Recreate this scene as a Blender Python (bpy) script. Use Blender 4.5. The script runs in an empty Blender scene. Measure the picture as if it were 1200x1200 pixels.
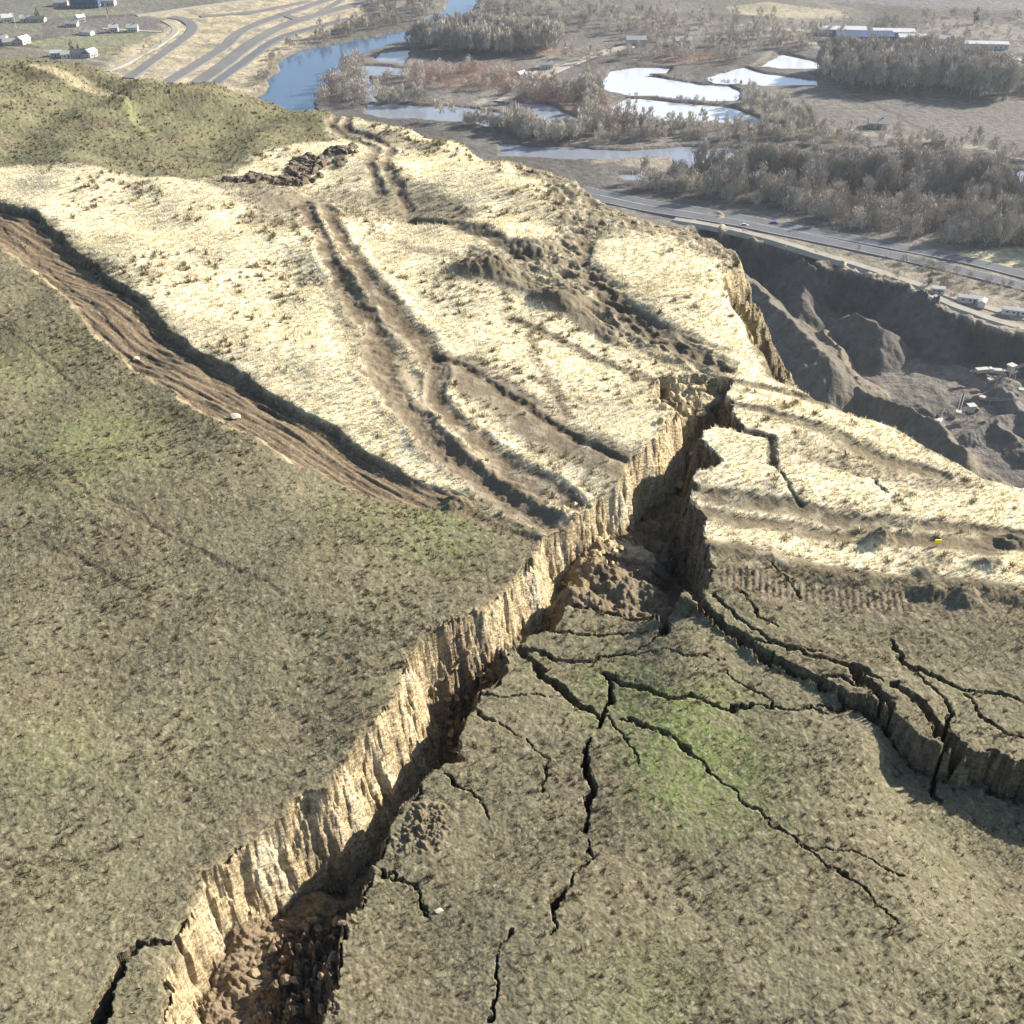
import bpy, bmesh, math, random
import numpy as np
from mathutils import Vector, Matrix
random.seed(7); rng = np.random.default_rng(7)
S = bpy.context.scene
COL = S.collection
R = math.radians

# ------------------------------------------------------------------ camera, world, sun, exposure
F = 1317.0 / 1200.0            # focal length in picture widths
PITCH = R(35.2)
CAMZ = 30.0                    # above the hill top (z = 0); the valley floor lies at z = -190
cam = bpy.data.objects.new('camera', bpy.data.cameras.new('camera'))
COL.objects.link(cam); S.camera = cam
cam.location = (0, 0, CAMZ); cam.rotation_euler = (math.pi / 2 - PITCH, 0, 0)
cam.data.sensor_width = 36; cam.data.lens = 36 * F
cam.data.clip_start = 0.5; cam.data.clip_end = 30000

SUN_EL, SUN_AZ = R(27), R(62)  # azimuth measured from +Y (view direction) towards +X
w = bpy.data.worlds.new('World'); S.world = w; w.use_nodes = True
nt = w.node_tree
sky = nt.nodes.new('ShaderNodeTexSky'); sky.sky_type = 'NISHITA'; sky.sun_disc = False
sky.sun_elevation = SUN_EL; sky.sun_rotation = SUN_AZ
sky.air_density = 1.0; sky.dust_density = 1.5; sky.altitude = 400
nt.links.new(sky.outputs[0], nt.nodes['Background'].inputs[0])
nt.nodes['Background'].inputs[1].default_value = 0.085
sl = bpy.data.lights.new('sun', 'SUN'); sl.energy = 5.0; sl.angle = R(0.6); sl.color = (1.0, 0.92, 0.80)
so = bpy.data.objects.new('sun', sl); COL.objects.link(so)
sd = Vector((math.sin(SUN_AZ) * math.cos(SUN_EL), math.cos(SUN_AZ) * math.cos(SUN_EL), math.sin(SUN_EL)))
so.rotation_euler = sd.to_track_quat('Z', 'Y').to_euler()
S.view_settings.view_transform = 'Standard'; S.view_settings.look = 'None'
S.view_settings.exposure = 1.25; S.view_settings.gamma = 1

# ------------------------------------------------------------------ ground point seen at a place in the photo
SP, CP = math.sin(PITCH), math.cos(PITCH)
VAL = -190.0
def W(u, v, z=0.0):
    xc = (u - 600) / 1317; yc = (600 - v) / 1317
    t = (z - CAMZ) / (-SP + yc * CP)
    return (xc * t, t * (CP + yc * SP))
def WL(pts, z=0.0): return [W(p[0], p[1], p[2] if len(p) > 2 else z) for p in pts]

# ------------------------------------------------------------------ numpy noise and distance tools
PERM = rng.permutation(512); PERM = np.concatenate([PERM, PERM]) % 512
GA = rng.uniform(0, 2 * np.pi, 512); GX, GY = np.cos(GA), np.sin(GA)
def pn(x, y, s, seed=0):
    x = x / s + seed * 17.31; y = y / s + seed * 9.17
    xi = np.floor(x).astype(np.int64); yi = np.floor(y).astype(np.int64)
    fx = x - xi; fy = y - yi
    u = fx * fx * fx * (fx * (fx * 6 - 15) + 10); v = fy * fy * fy * (fy * (fy * 6 - 15) + 10)
    def g(i, j, dx, dy):
        h = PERM[(PERM[(xi + i) & 511] + yi + j) & 511]
        return GX[h] * dx + GY[h] * dy
    a = g(0, 0, fx, fy); b = g(1, 0, fx - 1, fy); c = g(0, 1, fx, fy - 1); d = g(1, 1, fx - 1, fy - 1)
    return 1.5 * ((a + (b - a) * u) * (1 - v) + (c + (d - c) * u) * v)
def fbm(x, y, s, o=4, seed=0, gain=0.5):
    r = 0; a = 1
    for k in range(o):
        r = r + a * pn(x, y, s / 2 ** k, seed + k); a *= gain
    return r
def ss(a, b, x):
    t = np.clip((x - a) / (b - a), 0, 1); return t * t * (3 - 2 * t)
def pdist(X, Y, P, maxd, wid=None):
    """distance to a polyline; with wid: distance divided by the interpolated half width"""
    P = np.array(P, float); out = np.full(X.shape, 1e3 if wid is not None else float(maxd))
    pad = maxd
    m = (X > P[:, 0].min() - pad) & (X < P[:, 0].max() + pad) & (Y > P[:, 1].min() - pad) & (Y < P[:, 1].max() + pad)
    x = X[m]; y = Y[m]; r = np.full(x.shape, 1e3 if wid is not None else float(maxd))
    for i in range(len(P) - 1):
        d = P[i + 1] - P[i]; L2 = (d ** 2).sum() + 1e-9
        t = np.clip(((x - P[i, 0]) * d[0] + (y - P[i, 1]) * d[1]) / L2, 0, 1)
        q = np.hypot(x - P[i, 0] - t * d[0], y - P[i, 1] - t * d[1])
        if wid is not None: q = q / (wid[i] + (wid[i + 1] - wid[i]) * t)
        r = np.minimum(r, q)
    out[m] = r; return out
def inpoly(X, Y, P):
    P = np.array(P, float); c = np.zeros(X.shape, bool)
    m = (X > P[:, 0].min()) & (X < P[:, 0].max()) & (Y > P[:, 1].min()) & (Y < P[:, 1].max())
    x = X[m]; y = Y[m]; r = np.zeros(x.shape, bool); n = len(P)
    for i in range(n):
        x0, y0 = P[i]; x1, y1 = P[(i + 1) % n]
        if y0 == y1: continue
        k = ((y0 > y) != (y1 > y)) & (x < (x1 - x0) * (y - y0) / (y1 - y0) + x0)
        r ^= k
    c[m] = r; return c
def sdist(X, Y, P, maxd):
    d = pdist(X, Y, list(P) + [P[0]], maxd)
    return np.where(inpoly(X, Y, P), d, -d)        # positive inside
def idw(X, Y, pts):
    num = 0; den = 0
    for (x, y, z) in pts:
        wgt = 1 / ((X - x) ** 2 + (Y - y) ** 2 + 0.3) ** 1.5
        num = num + wgt * z; den = den + wgt
    return num / den
def mixc(C, c, k):
    k = np.clip(k, 0, 1)[..., None]; return C * (1 - k) + np.array(c) * k

# ------------------------------------------------------------------ materials
def mat_attr(name, rough=0.95, bumps=(), tint=0.25, tscale=6.0, spec=0.15, sheen=0.0):
    m = bpy.data.materials.new(name); m.use_nodes = True; t = m.node_tree; b = t.nodes['Principled BSDF']
    b.inputs['Roughness'].default_value = rough; b.inputs['Specular IOR Level'].default_value = spec
    at = t.nodes.new('ShaderNodeAttribute'); at.attribute_name = 'Col'
    tc = t.nodes.new('ShaderNodeNewGeometry')
    n = t.nodes.new('ShaderNodeTexNoise'); n.inputs['Scale'].default_value = tscale; n.inputs['Detail'].default_value = 6
    n.inputs['Roughness'].default_value = 0.7
    t.links.new(tc.outputs['Position'], n.inputs['Vector'])
    mr = t.nodes.new('ShaderNodeMapRange'); mr.inputs[1].default_value = 0.25; mr.inputs[2].default_value = 0.75
    mr.inputs[3].default_value = 1 - tint; mr.inputs[4].default_value = 1 + tint
    t.links.new(n.outputs['Fac'], mr.inputs[0])
    mx = t.nodes.new('ShaderNodeVectorMath'); mx.operation = 'SCALE'
    t.links.new(at.outputs['Color'], mx.inputs[0]); t.links.new(mr.outputs[0], mx.inputs['Scale'])
    t.links.new(mx.outputs[0], b.inputs['Base Color'])
    prev = None
    for sc, st, di in bumps:
        nn = t.nodes.new('ShaderNodeTexNoise'); nn.inputs['Scale'].default_value = sc; nn.inputs['Detail'].default_value = 5
        t.links.new(tc.outputs['Position'], nn.inputs['Vector'])
        bp = t.nodes.new('ShaderNodeBump'); bp.inputs['Strength'].default_value = st; bp.inputs['Distance'].default_value = di
        t.links.new(nn.outputs['Fac'], bp.inputs['Height'])
        if prev: t.links.new(prev.outputs[0], bp.inputs['Normal'])
        prev = bp
    if prev: t.links.new(prev.outputs[0], b.inputs['Normal'])
    return m
MATS = {}
def mat(name, col, rough=0.9, var=0.15, scale=3.0, spec=0.2, metal=0.0, bump=0.0):
    if name in MATS: return MATS[name]
    m = bpy.data.materials.new(name); m.use_nodes = True; t = m.node_tree; b = t.nodes['Principled BSDF']
    b.inputs['Roughness'].default_value = rough; b.inputs['Specular IOR Level'].default_value = spec; b.inputs['Metallic'].default_value = metal
    g = t.nodes.new('ShaderNodeNewGeometry')
    n = t.nodes.new('ShaderNodeTexNoise'); n.inputs['Scale'].default_value = scale; n.inputs['Detail'].default_value = 5
    t.links.new(g.outputs['Position'], n.inputs['Vector'])
    r = t.nodes.new('ShaderNodeValToRGB'); r.color_ramp.elements[0].position = 0.3; r.color_ramp.elements[1].position = 0.7
    r.color_ramp.elements[0].color = [c * (1 - var) for c in col] + [1]; r.color_ramp.elements[1].color = [min(1, c * (1 + var)) for c in col] + [1]
    t.links.new(n.outputs['Fac'], r.inputs[0]); t.links.new(r.outputs[0], b.inputs['Base Color'])
    if bump:
        bp = t.nodes.new('ShaderNodeBump'); bp.inputs['Strength'].default_value = bump; bp.inputs['Distance'].default_value = 0.2
        t.links.new(n.outputs['Fac'], bp.inputs['Height']); t.links.new(bp.outputs[0], b.inputs['Normal'])
    MATS[name] = m; return m

# ------------------------------------------------------------------ object helpers
def tag(o, label=None, cat=None, group=None, kind=None):
    if label: o['label'] = label
    if cat: o['category'] = cat
    if group: o['group'] = group
    if kind: o['kind'] = kind
    return o
def fast_mesh(name, V, faces, C=None, smooth=True, matl=None, parent=None):
    """V (n,3); faces (m,k) of one size k"""
    me = bpy.data.meshes.new(name); n = len(V); m, k = faces.shape
    me.vertices.add(n); me.vertices.foreach_set('co', np.ascontiguousarray(V, np.float32).ravel())
    me.loops.add(m * k); me.loops.foreach_set('vertex_index', faces.astype(np.int32).ravel())
    me.polygons.add(m); me.polygons.foreach_set('loop_start', np.arange(0, m * k, k, dtype=np.int32))
    me.polygons.foreach_set('use_smooth', np.full(m, smooth))
    me.update(calc_edges=True)
    if C is not None:
        a = me.color_attributes.new('Col', 'FLOAT_COLOR', 'POINT')
        a.data.foreach_set('color', np.concatenate([C, np.ones((n, 1))], 1).astype(np.float32).ravel())
    o = bpy.data.objects.new(name, me); COL.objects.link(o)
    if matl: me.materials.append(matl)
    if parent: o.parent = parent
    return o
def grid_faces(nr, nc):
    i = np.arange(nr * nc).reshape(nr, nc)
    return np.stack([i[:-1, :-1], i[:-1, 1:], i[1:, 1:], i[1:, :-1]], -1).reshape(-1, 4)
class MB:
    def __init__(s): s.bm = bmesh.new()
    def box(s, c, d, rz=0, taper=1.0, rx=0, ry=0):
        M = Matrix.Translation(c) @ Matrix.Rotation(rz, 4, 'Z') @ Matrix.Rotation(ry, 4, 'Y') @ Matrix.Rotation(rx, 4, 'X')
        vs = []
        for sz in (-.5, .5):
            k = taper if sz > 0 else 1
            for sx, sy in ((-.5, -.5), (.5, -.5), (.5, .5), (-.5, .5)):
                vs.append(s.bm.verts.new(M @ Vector((sx * d[0] * k, sy * d[1] * k, sz * d[2]))))
        for f in ((3, 2, 1, 0), (4, 5, 6, 7), (0, 1, 5, 4), (1, 2, 6, 5), (2, 3, 7, 6), (3, 0, 4, 7)): s.bm.faces.new([vs[i] for i in f])
        return s
    def tube(s, a, b, r0, r1=None, n=8):
        a, b = Vector(a), Vector(b); r1 = r0 if r1 is None else r1
        q = (b - a).to_track_quat('Z', 'Y'); A = []; B = []
        for i in range(n):
            d = q @ Vector((math.cos(2 * math.pi * i / n), math.sin(2 * math.pi * i / n), 0))
            A.append(s.bm.verts.new(a + d * r0)); B.append(s.bm.verts.new(b + d * r1))
        for i in range(n): s.bm.faces.new((A[i], A[(i + 1) % n], B[(i + 1) % n], B[i]))
        s.bm.faces.new(A[::-1]); s.bm.faces.new(B); return s
    def prism(s, prof, x0, x1):
        """profile of (y, z) points drawn along x"""
        A = [s.bm.verts.new((x0, y, z)) for y, z in prof]; B = [s.bm.verts.new((x1, y, z)) for y, z in prof]; n = len(prof)
        for i in range(n): s.bm.faces.new((A[i], A[(i + 1) % n], B[(i + 1) % n], B[i]))
        s.bm.faces.new(A[::-1]); s.bm.faces.new(B); return s
    def build(s, name, m, parent=None, smooth=False, bevel=0):
        if bevel: bmesh.ops.bevel(s.bm, geom=s.bm.edges[:], offset=bevel, segments=1, affect='EDGES')
        bmesh.ops.recalc_face_normals(s.bm, faces=s.bm.faces[:])
        me = bpy.data.meshes.new(name); s.bm.to_mesh(me); s.bm.free(); me.materials.append(m)
        for p in me.polygons: p.use_smooth = smooth
        o = bpy.data.objects.new(name, me); COL.objects.link(o)
        if parent: o.parent = parent
        return o
def empty(name, loc, rz=0):
    o = bpy.data.objects.new(name, None); COL.objects.link(o); o.location = loc; o.rotation_euler = (0, 0, rz); return o
def copy_tree(o, parent=None):
    c = o.copy(); COL.objects.link(c)
    if parent: c.parent = parent
    for ch in list(o.children): copy_tree(ch, c)
    return c

# ================================================================== THE RIDGE
# outline of the hill top (where it breaks away to the valley), from the left round the far side to the right
EDGE = [(-700, 20), (-200, 50), (0, 62), (100, 73), (210, 92), (320, 112), (400, 130), (470, 144), (520, 160), (575, 184), (625, 196), (680, 226), (740, 248),
        (800, 260), (838, 272), (862, 285), (865, 302), (852, 312), (848, 332), (858, 352), (885, 388), (898, 420), (925, 442), (1000, 474), (1060, 505), (1110, 532), (1150, 562), (1200, 571), (1300, 580), (2000, 640)]
EDGEW = WL(EDGE) ; HILL = EDGEW + [(120, -40), (-200, -40), (-260, 60)]

LRIM = [(150, 1420), (170, 1290), (195, 1200), (198, 1130), (215, 1070), (240, 1020), (285, 985), (318, 950), (350, 930), (384, 922), (410, 895), (440, 852), (468, 800), (488, 762),
        (535, 735), (585, 700), (625, 655), (648, 620), (690, 596), (722, 572), (738, 545), (766, 522), (785, 500), (792, 487), (774, 478), (762, 458), (772, 436)]
TOPR = [(815, 434), (850, 436), (868, 440)]
URIM = [(850, 455), (856, 480), (872, 508), (838, 510), (826, 528), (845, 548), (818, 560), (814, 590), (829, 625), (833, 660), (828, 700), (823, 712)]
RRIM = [(800, 722), (780, 735), (776, 757), (768, 724), (715, 718), (662, 708), (655, 735), (620, 748), (588, 768), (590, 800), (560, 812), (548, 850), (540, 885), (505, 905), (482, 935), (462, 970), (448, 1010), (432, 1050), (405, 1085), (398, 1130), (380, 1200), (360, 1300), (340, 1420)]
ZLR = -1.3
FISS = WL(LRIM) + WL(TOPR) + WL(URIM) + WL(RRIM, ZLR)
BLINE = [(823, 708), (845, 732), (880, 752), (920, 768), (965, 792), (1005, 812), (1035, 826), (1075, 850), (1120, 872), (1200, 895), (1400, 950), (1700, 1020)]
LRB = WL([(u - 18, v - 15) for u, v in RRIM if not (u > 755 and v > 720)], ZLR)[::-1] + WL(BLINE) + [W(1900, 1800), W(300, 1800)]

def ridge_height(X, Y):
    D = np.hypot(X, Y)
    wx = X + fbm(X, Y, 2.2, 4, 11, 0.55) * 0.22; wy = Y + fbm(X, Y, 2.2, 4, 21, 0.55) * 0.22
    jx = X + fbm(X, Y, 2.6, 3, 11) * .26 + pn(X, Y, 0.6, 31) * 0.09; jy = Y + fbm(X, Y, 2.6, 3, 21) * .26 + pn(X, Y, 0.6, 41) * 0.09      # jagged coordinates for broken edges
    soft = 1.0 + Y / 90
    n1 = fbm(X, Y, 14, 3, 1) * 0.35
    z = n1 * (1 + Y / 60)
    A = {}
    # ---- colour zones (real ground cover)
    olive = np.array((0.142, 0.136, 0.080)); olive2 = np.array((0.135, 0.115, 0.070)); green = (0.125, 0.175, 0.048)
    straw = (0.88, 0.80, 0.57); dirt = (0.15, 0.105, 0.066); soil = (0.66, 0.53, 0.32)
    k = fbm(X, Y, 5, 4, 51)
    C = np.ones(X.shape + (3,)) * olive
    C = mixc(C, olive2, ss(-0.25, 0.6, k) * .7); C = mixc(C, (0.20, 0.18, 0.115), ss(0.1, 0.8, fbm(X, Y, 2.0, 4, 61)) * 0.7)
    for (u, v, r, s) in ((110, 520, 5.5, .5), (820, 850, 3.4, .95), (720, 785, 2.2, .6), (800, 900, 2.6, .5), (520, 615, 3.2, .5), (430, 600, 3, .3), (760, 1160, 2.5, .3), (60, 880, 3, .2), (30, 420, 6, .25), (900, 930, 2, .3)):
        cx, cy = W(u, v)
        q = np.hypot((wx - cx), (wy - cy) * 0.8) / r
        C = mixc(C, green, np.clip(1.15 - q, 0, 1) ** 1.2 * s * 1.3 * (0.55 + 0.9 * np.clip(fbm(X, Y, .9, 3, 71) + .3, 0, 1)))
    far = inpoly(X, Y, WL([(-700, 20), (0, 62), (210, 92), (400, 130), (380, 150), (300, 190), (250, 205), (120, 200), (0, 190), (-700, 190)]))
    C = mixc(C, (0.165, 0.175, 0.088), far * 0.8)
    C = mixc(C, (0.13, 0.11, 0.07), far * ss(0.0, 0.7, fbm(X, Y * 2, 7, 4, 77)) * 0.9)
    STRAW = [(-700, 170), (-200, 185), (0, 190), (100, 204), (230, 214), (262, 205), (290, 185), (325, 172), (360, 165), (395, 160), (378, 138), (400, 130), (520, 158), (620, 194), (740, 246), (850, 280),
             (870, 350), (905, 425), (1000, 474), (1110, 532), (1150, 560), (1400, 580), (1900, 640), (1900, 800), (1400, 735), (1200, 692), (1080, 676), (960, 662), (880, 655), (835, 648), (780, 650), (700, 612), (640, 625), (600, 600), (560, 580), (500, 562), (440, 536), (330, 472),
             (230, 407), (160, 350), (100, 292), (60, 258), (0, 232), (-200, 190), (-700, 185)]
    st = sdist(wx, wy, WL(STRAW), 8); es = ss(-0.25, 0.45, st / soft + pn(X, Y, .5, 81) * .2 + fbm(X, Y, 1.7, 3, 83) * .25)
    C = mixc(C, straw, es)
    C = mixc(C, (0.78, 0.68, 0.44), es * ss(0.05, 0.7, fbm(X, Y, 4, 5, 91)) * 0.6)
    C = mixc(C, (0.56, 0.48, 0.32), es * ss(0.35, 1.0, fbm(X, Y * 1.6, 1.6, 5, 93, .65)) * 0.5)
    A['straw'] = es
    # ---- relief of the slope beyond the straw crest
    rocky = WL([(600, 185), (640, 190), (740, 244), (800, 255), (850, 275), (866, 312), (830, 300), (790, 278), (740, 268), (700, 272), (690, 300), (760, 360), (850, 420), (830, 440), (790, 420), (700, 372), (640, 340), (590, 330), (545, 318), (560, 300), (620, 300), (660, 270), (645, 235), (610, 205)])
    rk = ss(-1.2, 0.9, sdist(wx, wy, rocky, 6) + fbm(X, Y, 3, 3, 95) * .8)
    C = mixc(C, (0.20, 0.168, 0.115), rk * np.clip(0.86 + 0.7 * fbm(X, Y, 1.4, 4, 97), .1, 1))
    rr = np.abs(fbm(X + Y * .5, Y, 1.6, 4, 99)) * rk
    z = z - rr * .4
    # ---- brown bands and tracks: (points, half width m, depth, colour strength)
    BN1 = fbm(X, Y, 1.6, 3, 501); BN2 = fbm(X, Y, .8, 3, 503); BN3 = fbm(X, Y, .45, 3, 505)
    def band(pts, wid, depth, ks, col=(0.155, 0.125, 0.085), z0=0, berm=0.0, hard=False):
        nonlocal z, C
        P = WL(pts, z0); wd = wid if hasattr(wid, '__len__') else [wid] * len(P)
        dn = pdist(wx, wy, P, max(wd) * 4 + 1, wd)
        pat = 0.98 + 0.5 * np.minimum(BN1, .05) ; dn = dn + BN2 * .22
        C = mixc(C, col, (1 - ss(0.6, 1.5, dn)) * min(1, ks * 1.25) * pat)
        z = z - (depth * .34 if depth > 0 else depth) * (1 - ss(0.1, 1.3, dn)) * (.85 + .3 * BN1 if depth > 0 else 1) + (1 - ss(.5, 1.4, dn)) * BN3 * min(abs(depth), .4) * .10
        if berm: z = z + berm * np.exp(-((dn - 1.5) / 0.45) ** 2)
    B = band
    # belt across the far part and its spoil
    B([(255, 215), (330, 232), (420, 236), (480, 232), (540, 255)], [1.2, 2.8, 3.2, 2.6, 1.2], .2, .55)
    B([(345, 235), (335, 262)], 2.2, .1, .45)
    # track on the far shoulder
    B([(395, 128), (388, 140), (425, 160), (440, 172), (434, 195), (448, 222)], .5, .45, .85); B([(408, 130), (404, 142), (444, 158), (458, 170), (452, 195), (468, 222), (480, 236)], .5, .45, .85)
    B([(450, 155), (480, 165), (500, 170)], 1.2, .3, .6)
    # the long pair of ruts
    rut1 = [(355, 236), (365, 262), (385, 300), (412, 345), (440, 385), (448, 420), (446, 445), (470, 480), (510, 515), (560, 552), (620, 590), (655, 618)]
    rut2 = [(382, 240), (402, 285), (432, 330), (470, 372), (500, 405), (512, 440), (510, 462), (535, 495), (585, 530), (640, 568), (668, 590)]
    B([(400, 330), (450, 400), (475, 450), (500, 490)], [.8, 2.0, 1.9, .8], .15, .6)
    B(rut1, [.55, .6, .6, .7, .7, .9, .8, .6, .6, .6, .6, .6], .33, 1.15, (0.13, 0.10, 0.065), berm=.08)
    B(rut2, [.5, .6, .7, .9, .8, .5, .5, .7, .8, .8, .6], .35, 1.15, (0.13, 0.10, 0.065), berm=.1)
    B([(425, 400), (445, 440), (480, 490), (540, 545), (640, 610)], [.4, .7, .9, .7, .5], .15, .6)
    B([(520, 520), (580, 560), (640, 605)], [.7, 1.1, .8], .2, .8)
    B([(505, 415), (545, 435), (600, 470), (660, 510), (735, 555)], [.8, 1.5, 1.6, 1.4, 1.0], .2, .75)
    B([(515, 418), (560, 437), (640, 485), (690, 520), (740, 552)], .35, .45, .95, (0.10, 0.08, 0.05))
    # faint wheel marks, old terraces, and a bank with its shade painted in
    B([(620, 390), (640, 440), (660, 480)], .35, .1, .4); B([(625, 440), (650, 442), (668, 482)], .3, .12, .5)
    B([(600, 370), (680, 400), (745, 430), (765, 440)], .5, .3, .55); B([(545, 310), (480, 290), (430, 260)], .7, .15, .35)
    B([(690, 275), (682, 310), (720, 350), (790, 390), (850, 425)], [.5, .6, .9, 1.1, .6], .6, .85, (0.13, 0.105, 0.07))
    B([(715, 345), (790, 378), (850, 400)], .4, .25, .5); B([(480, 248), (530, 262), (580, 285), (625, 305)], [.5, .8, 1.0, .8], .9, .95, (0.12, 0.1, 0.065))  # second band: shade along the small bank, put into the dark colour
    B([(545, 322), (580, 318), (640, 345), (680, 362), (720, 385)], [1.1, 1.4, 1.3, 1.2, .5], -.3, .85, (0.14, 0.12, 0.08))
    # upper right slab
    B([(845, 440), (880, 443), (940, 456), (1010, 482)], [.3, .55, .55, .4], .5, .95, (0.15, 0.125, 0.075)); B([(855, 474), (900, 488), (960, 508), (1040, 540), (1110, 557)], [.3, .5, .7, .8, .3], .35, .8, (0.16, 0.135, 0.08))
    B([(940, 530), (980, 540)], 1.1, .1, .35); B([(865, 510), (900, 520), (903, 548)], .3, .9, .9)
    B([(905, 548), (925, 575), (942, 592)], .12, .4, .9); B([(960, 545), (1060, 560), (1130, 566)], .5, .15, .4)
    B([(825, 582), (900, 590), (980, 602), (1090, 612), (1200, 622), (1400, 640)], [.5, .6, .55, .5, .4, .4], .3, .9, (0.15, 0.125, 0.08))
    B([(828, 600), (900, 612), (1010, 622), (1100, 632), (1200, 638), (1500, 660)], [.5, .5, .5, .6, .5, .5], .2, .85, (0.19, 0.155, 0.095))
    B([(1200, 635), (1170, 632), (1150, 640)], .7, .2, .8, (0.11, 0.09, 0.06)); 
    # spoil bank with tread marks below it
    B([(836, 640), (900, 650), (980, 668), (1060, 678), (1200, 698), (1500, 740)], [.5, .6, .6, .6, .7, .7], -.15, .95, (0.12, 0.1, 0.062))
    B([(836, 676), (900, 684), (1000, 698), (1080, 706), (1200, 718), (1500, 760)], [.4, .9, .9, .9, .8, .8], .25, .8, (0.15, 0.122, 0.082))
    tr = WL([(845, 674), (900, 682), (1000, 694), (1100, 702)])
    ax, ay = tr[0]; bx, by = tr[-1]; Lt = math.hypot(bx - ax, by - ay)
    al = ((X - ax) * (bx - ax) + (Y - ay) * (by - ay)) / Lt
    tm = (1 - ss(.5, .8, np.abs(pdist(X, Y, tr, 2)))) * (al > 0)
    z = z + tm * (.8 + .7 * BN1) * 0.018 * np.sign(np.sin(al * 2 * np.pi / 0.28))
    # small dark mounds
    for (u, v, r, h) in ((1030, 628, .75, .75), (1160, 664, .8, .3), (1085, 668, .8, .25), (565, 318, 2.4, .55), (655, 350, 2.2, .5), (535, 585, 1.1, .4), (1190, 632, .9, .4), (560, 270, 1.8, .3), (620, 292, 2.2, .4), (1090, 690, .6, .3), (1130, 700, .7, .35)):
        cx, cy = W(u, v); q = np.hypot(wx - cx, (wy - cy) * 1.3) / r
        m = 1 - ss(0.2, 1.1, q); z = z + h * m * (1 + .3 * fbm(X, Y, .5, 2, 5)); C = mixc(C, (0.12, 0.10, 0.07), m * .85)
    # old plough lines on the near left slope
    for pts in ([(-80, 480), (0, 508), (50, 540), (100, 580), (160, 610)], [(0, 545), (60, 575), (100, 610), (160, 645)], [(130, 585), (200, 628), (260, 660), (330, 700)], [(405, 765), (440, 785), (475, 790)], [(410, 730), (445, 745), (472, 756)], [(-50, 600), (60, 640), (160, 690)], [(0, 380), (60, 420), (90, 450)]):
        B(pts, .16, .10, .6, (0.09, 0.075, 0.045))
    # ---- the bulldozed cut with its bank
    BANK = [(-260, 170), (-100, 205), (0, 234), (45, 252), (85, 285), (115, 318), (160, 352), (205, 388), (235, 412), (300, 452), (350, 483), (420, 520), (480, 552), (550, 574)]
    FOOT = [(560, 582), (500, 588), (425, 574), (340, 540), (255, 496), (172, 442), (104, 386), (56, 330), (22, 300), (-10, 280), (-110, 240), (-270, 205)]
    CUT = WL(BANK) + WL(FOOT)
    sc = sdist(jx, jy, CUT, 8)
    dbank = pdist(jx, jy, WL(BANK), 12)
    dend = ss(0, 9, np.hypot(X - W(560, 578)[0], Y - W(560, 578)[1]))
    dep = 0.48 * (0.2 + .8 * dend)
    inside = ss(-0.15, 0.3, sc)
    prof = (1 - np.clip(dbank / 5.0, 0, 1) * .7) * np.clip((sc + .02) / 0.3, 0, 1)
    z = z - dep * prof
    C = mixc(C, dirt, inside * .95)
    al2 = X * .74 - Y * .67; ac2 = X * .67 + Y * .74
    striae = fbm(ac2 * 4, al2 * .35, 1.5, 4, 101)
    C = mixc(C, (0.23, 0.175, 0.105), inside * ss(-.1, .6, striae) * .7); C = mixc(C, (0.10, 0.075, 0.048), inside * ss(.15, .6, -striae) * .8)
    z = z + inside * striae * .09
    le = pdist(wx, wy, WL(FOOT[3:]), 3); C = mixc(C, (0.42, 0.34, 0.20), (1 - ss(.1, .5, le)) * ss(-.1, .4, pn(X, Y, 1.2, 103)) * .8)
    B([(0, 262), (45, 300), (110, 362), (150, 395), (200, 425)], .14, .15, .8, (.07, .05, .03)); B([(100, 300), (160, 370), (240, 430), (330, 490)], .2, .2, .6, (.08, .06, .04))
    B([(500, 575), (560, 600), (620, 630), (650, 640)], [.4, .5, .4, .2], .3, .8, (0.12, 0.095, 0.06))
    # pale scrape near the far edge
    B([(35, 78), (90, 88), (110, 96), (130, 102)], [.5, 1.0, .8, .6], .15, 1.2, (.5, .43, .27)); B([(132, 105), (150, 118), (160, 140), (180, 150)], .5, .15, .5, (.45, .45, .2))
    B([(136, 104), (148, 114), (152, 122)], .25, .2, .8)
    for pts in ([(300, 122), (330, 130), (335, 140)], [(345, 120), (362, 138)], [(190, 175), (240, 182), (290, 190)], [(60, 172), (130, 182), (220, 195)], [(220, 168), (270, 172)]): B(pts, .25, .08, .6, (.10, .085, .05))
    # ---- lowered block to the lower right of the fissure
    CTRL = [W(850, 760, -.4) + (-.25,), W(930, 800, -.4) + (-.25,), W(1000, 850, -.4) + (-.5,), W(1080, 910, -1.2) + (-1.5,), W(1200, 1000, -1.5) + (-1.8,), W(900, 900, -1) + (-.6,), W(600, 860, -1.3) + (-1.3,), W(480, 1000, -1.3) + (-1.3,), W(700, 740, -1.3) + (-1.4,),
            W(700, 1100, -1) + (-1.0,), W(1000, 1150, -1) + (-.9,), W(1400, 1300, -1) + (-1.,), W(450, 1200, -1.3) + (-1.3,)]
    zl = idw(X, Y, CTRL)
    lr = sdist(jx, jy, LRB, 1.2) + fbm(X, Y, .6, 4, 115, .65) * .13
    ZB = z.copy()
    z = z + zl * ss(-0.10, 0.28, lr)
    ZL = z.copy()
    # ---- cracks
    CX_ = jx + pn(X, Y, .8, 7) * .14 + fbm(X, Y, .28, 3, 17) * .08; CY_ = jy + pn(X, Y, .8, 8) * .14 + fbm(X, Y, .28, 3, 18) * .08; CN1 = pn(X, Y, .7, 27); CN2 = pn(X, Y, .16, 28)
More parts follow.
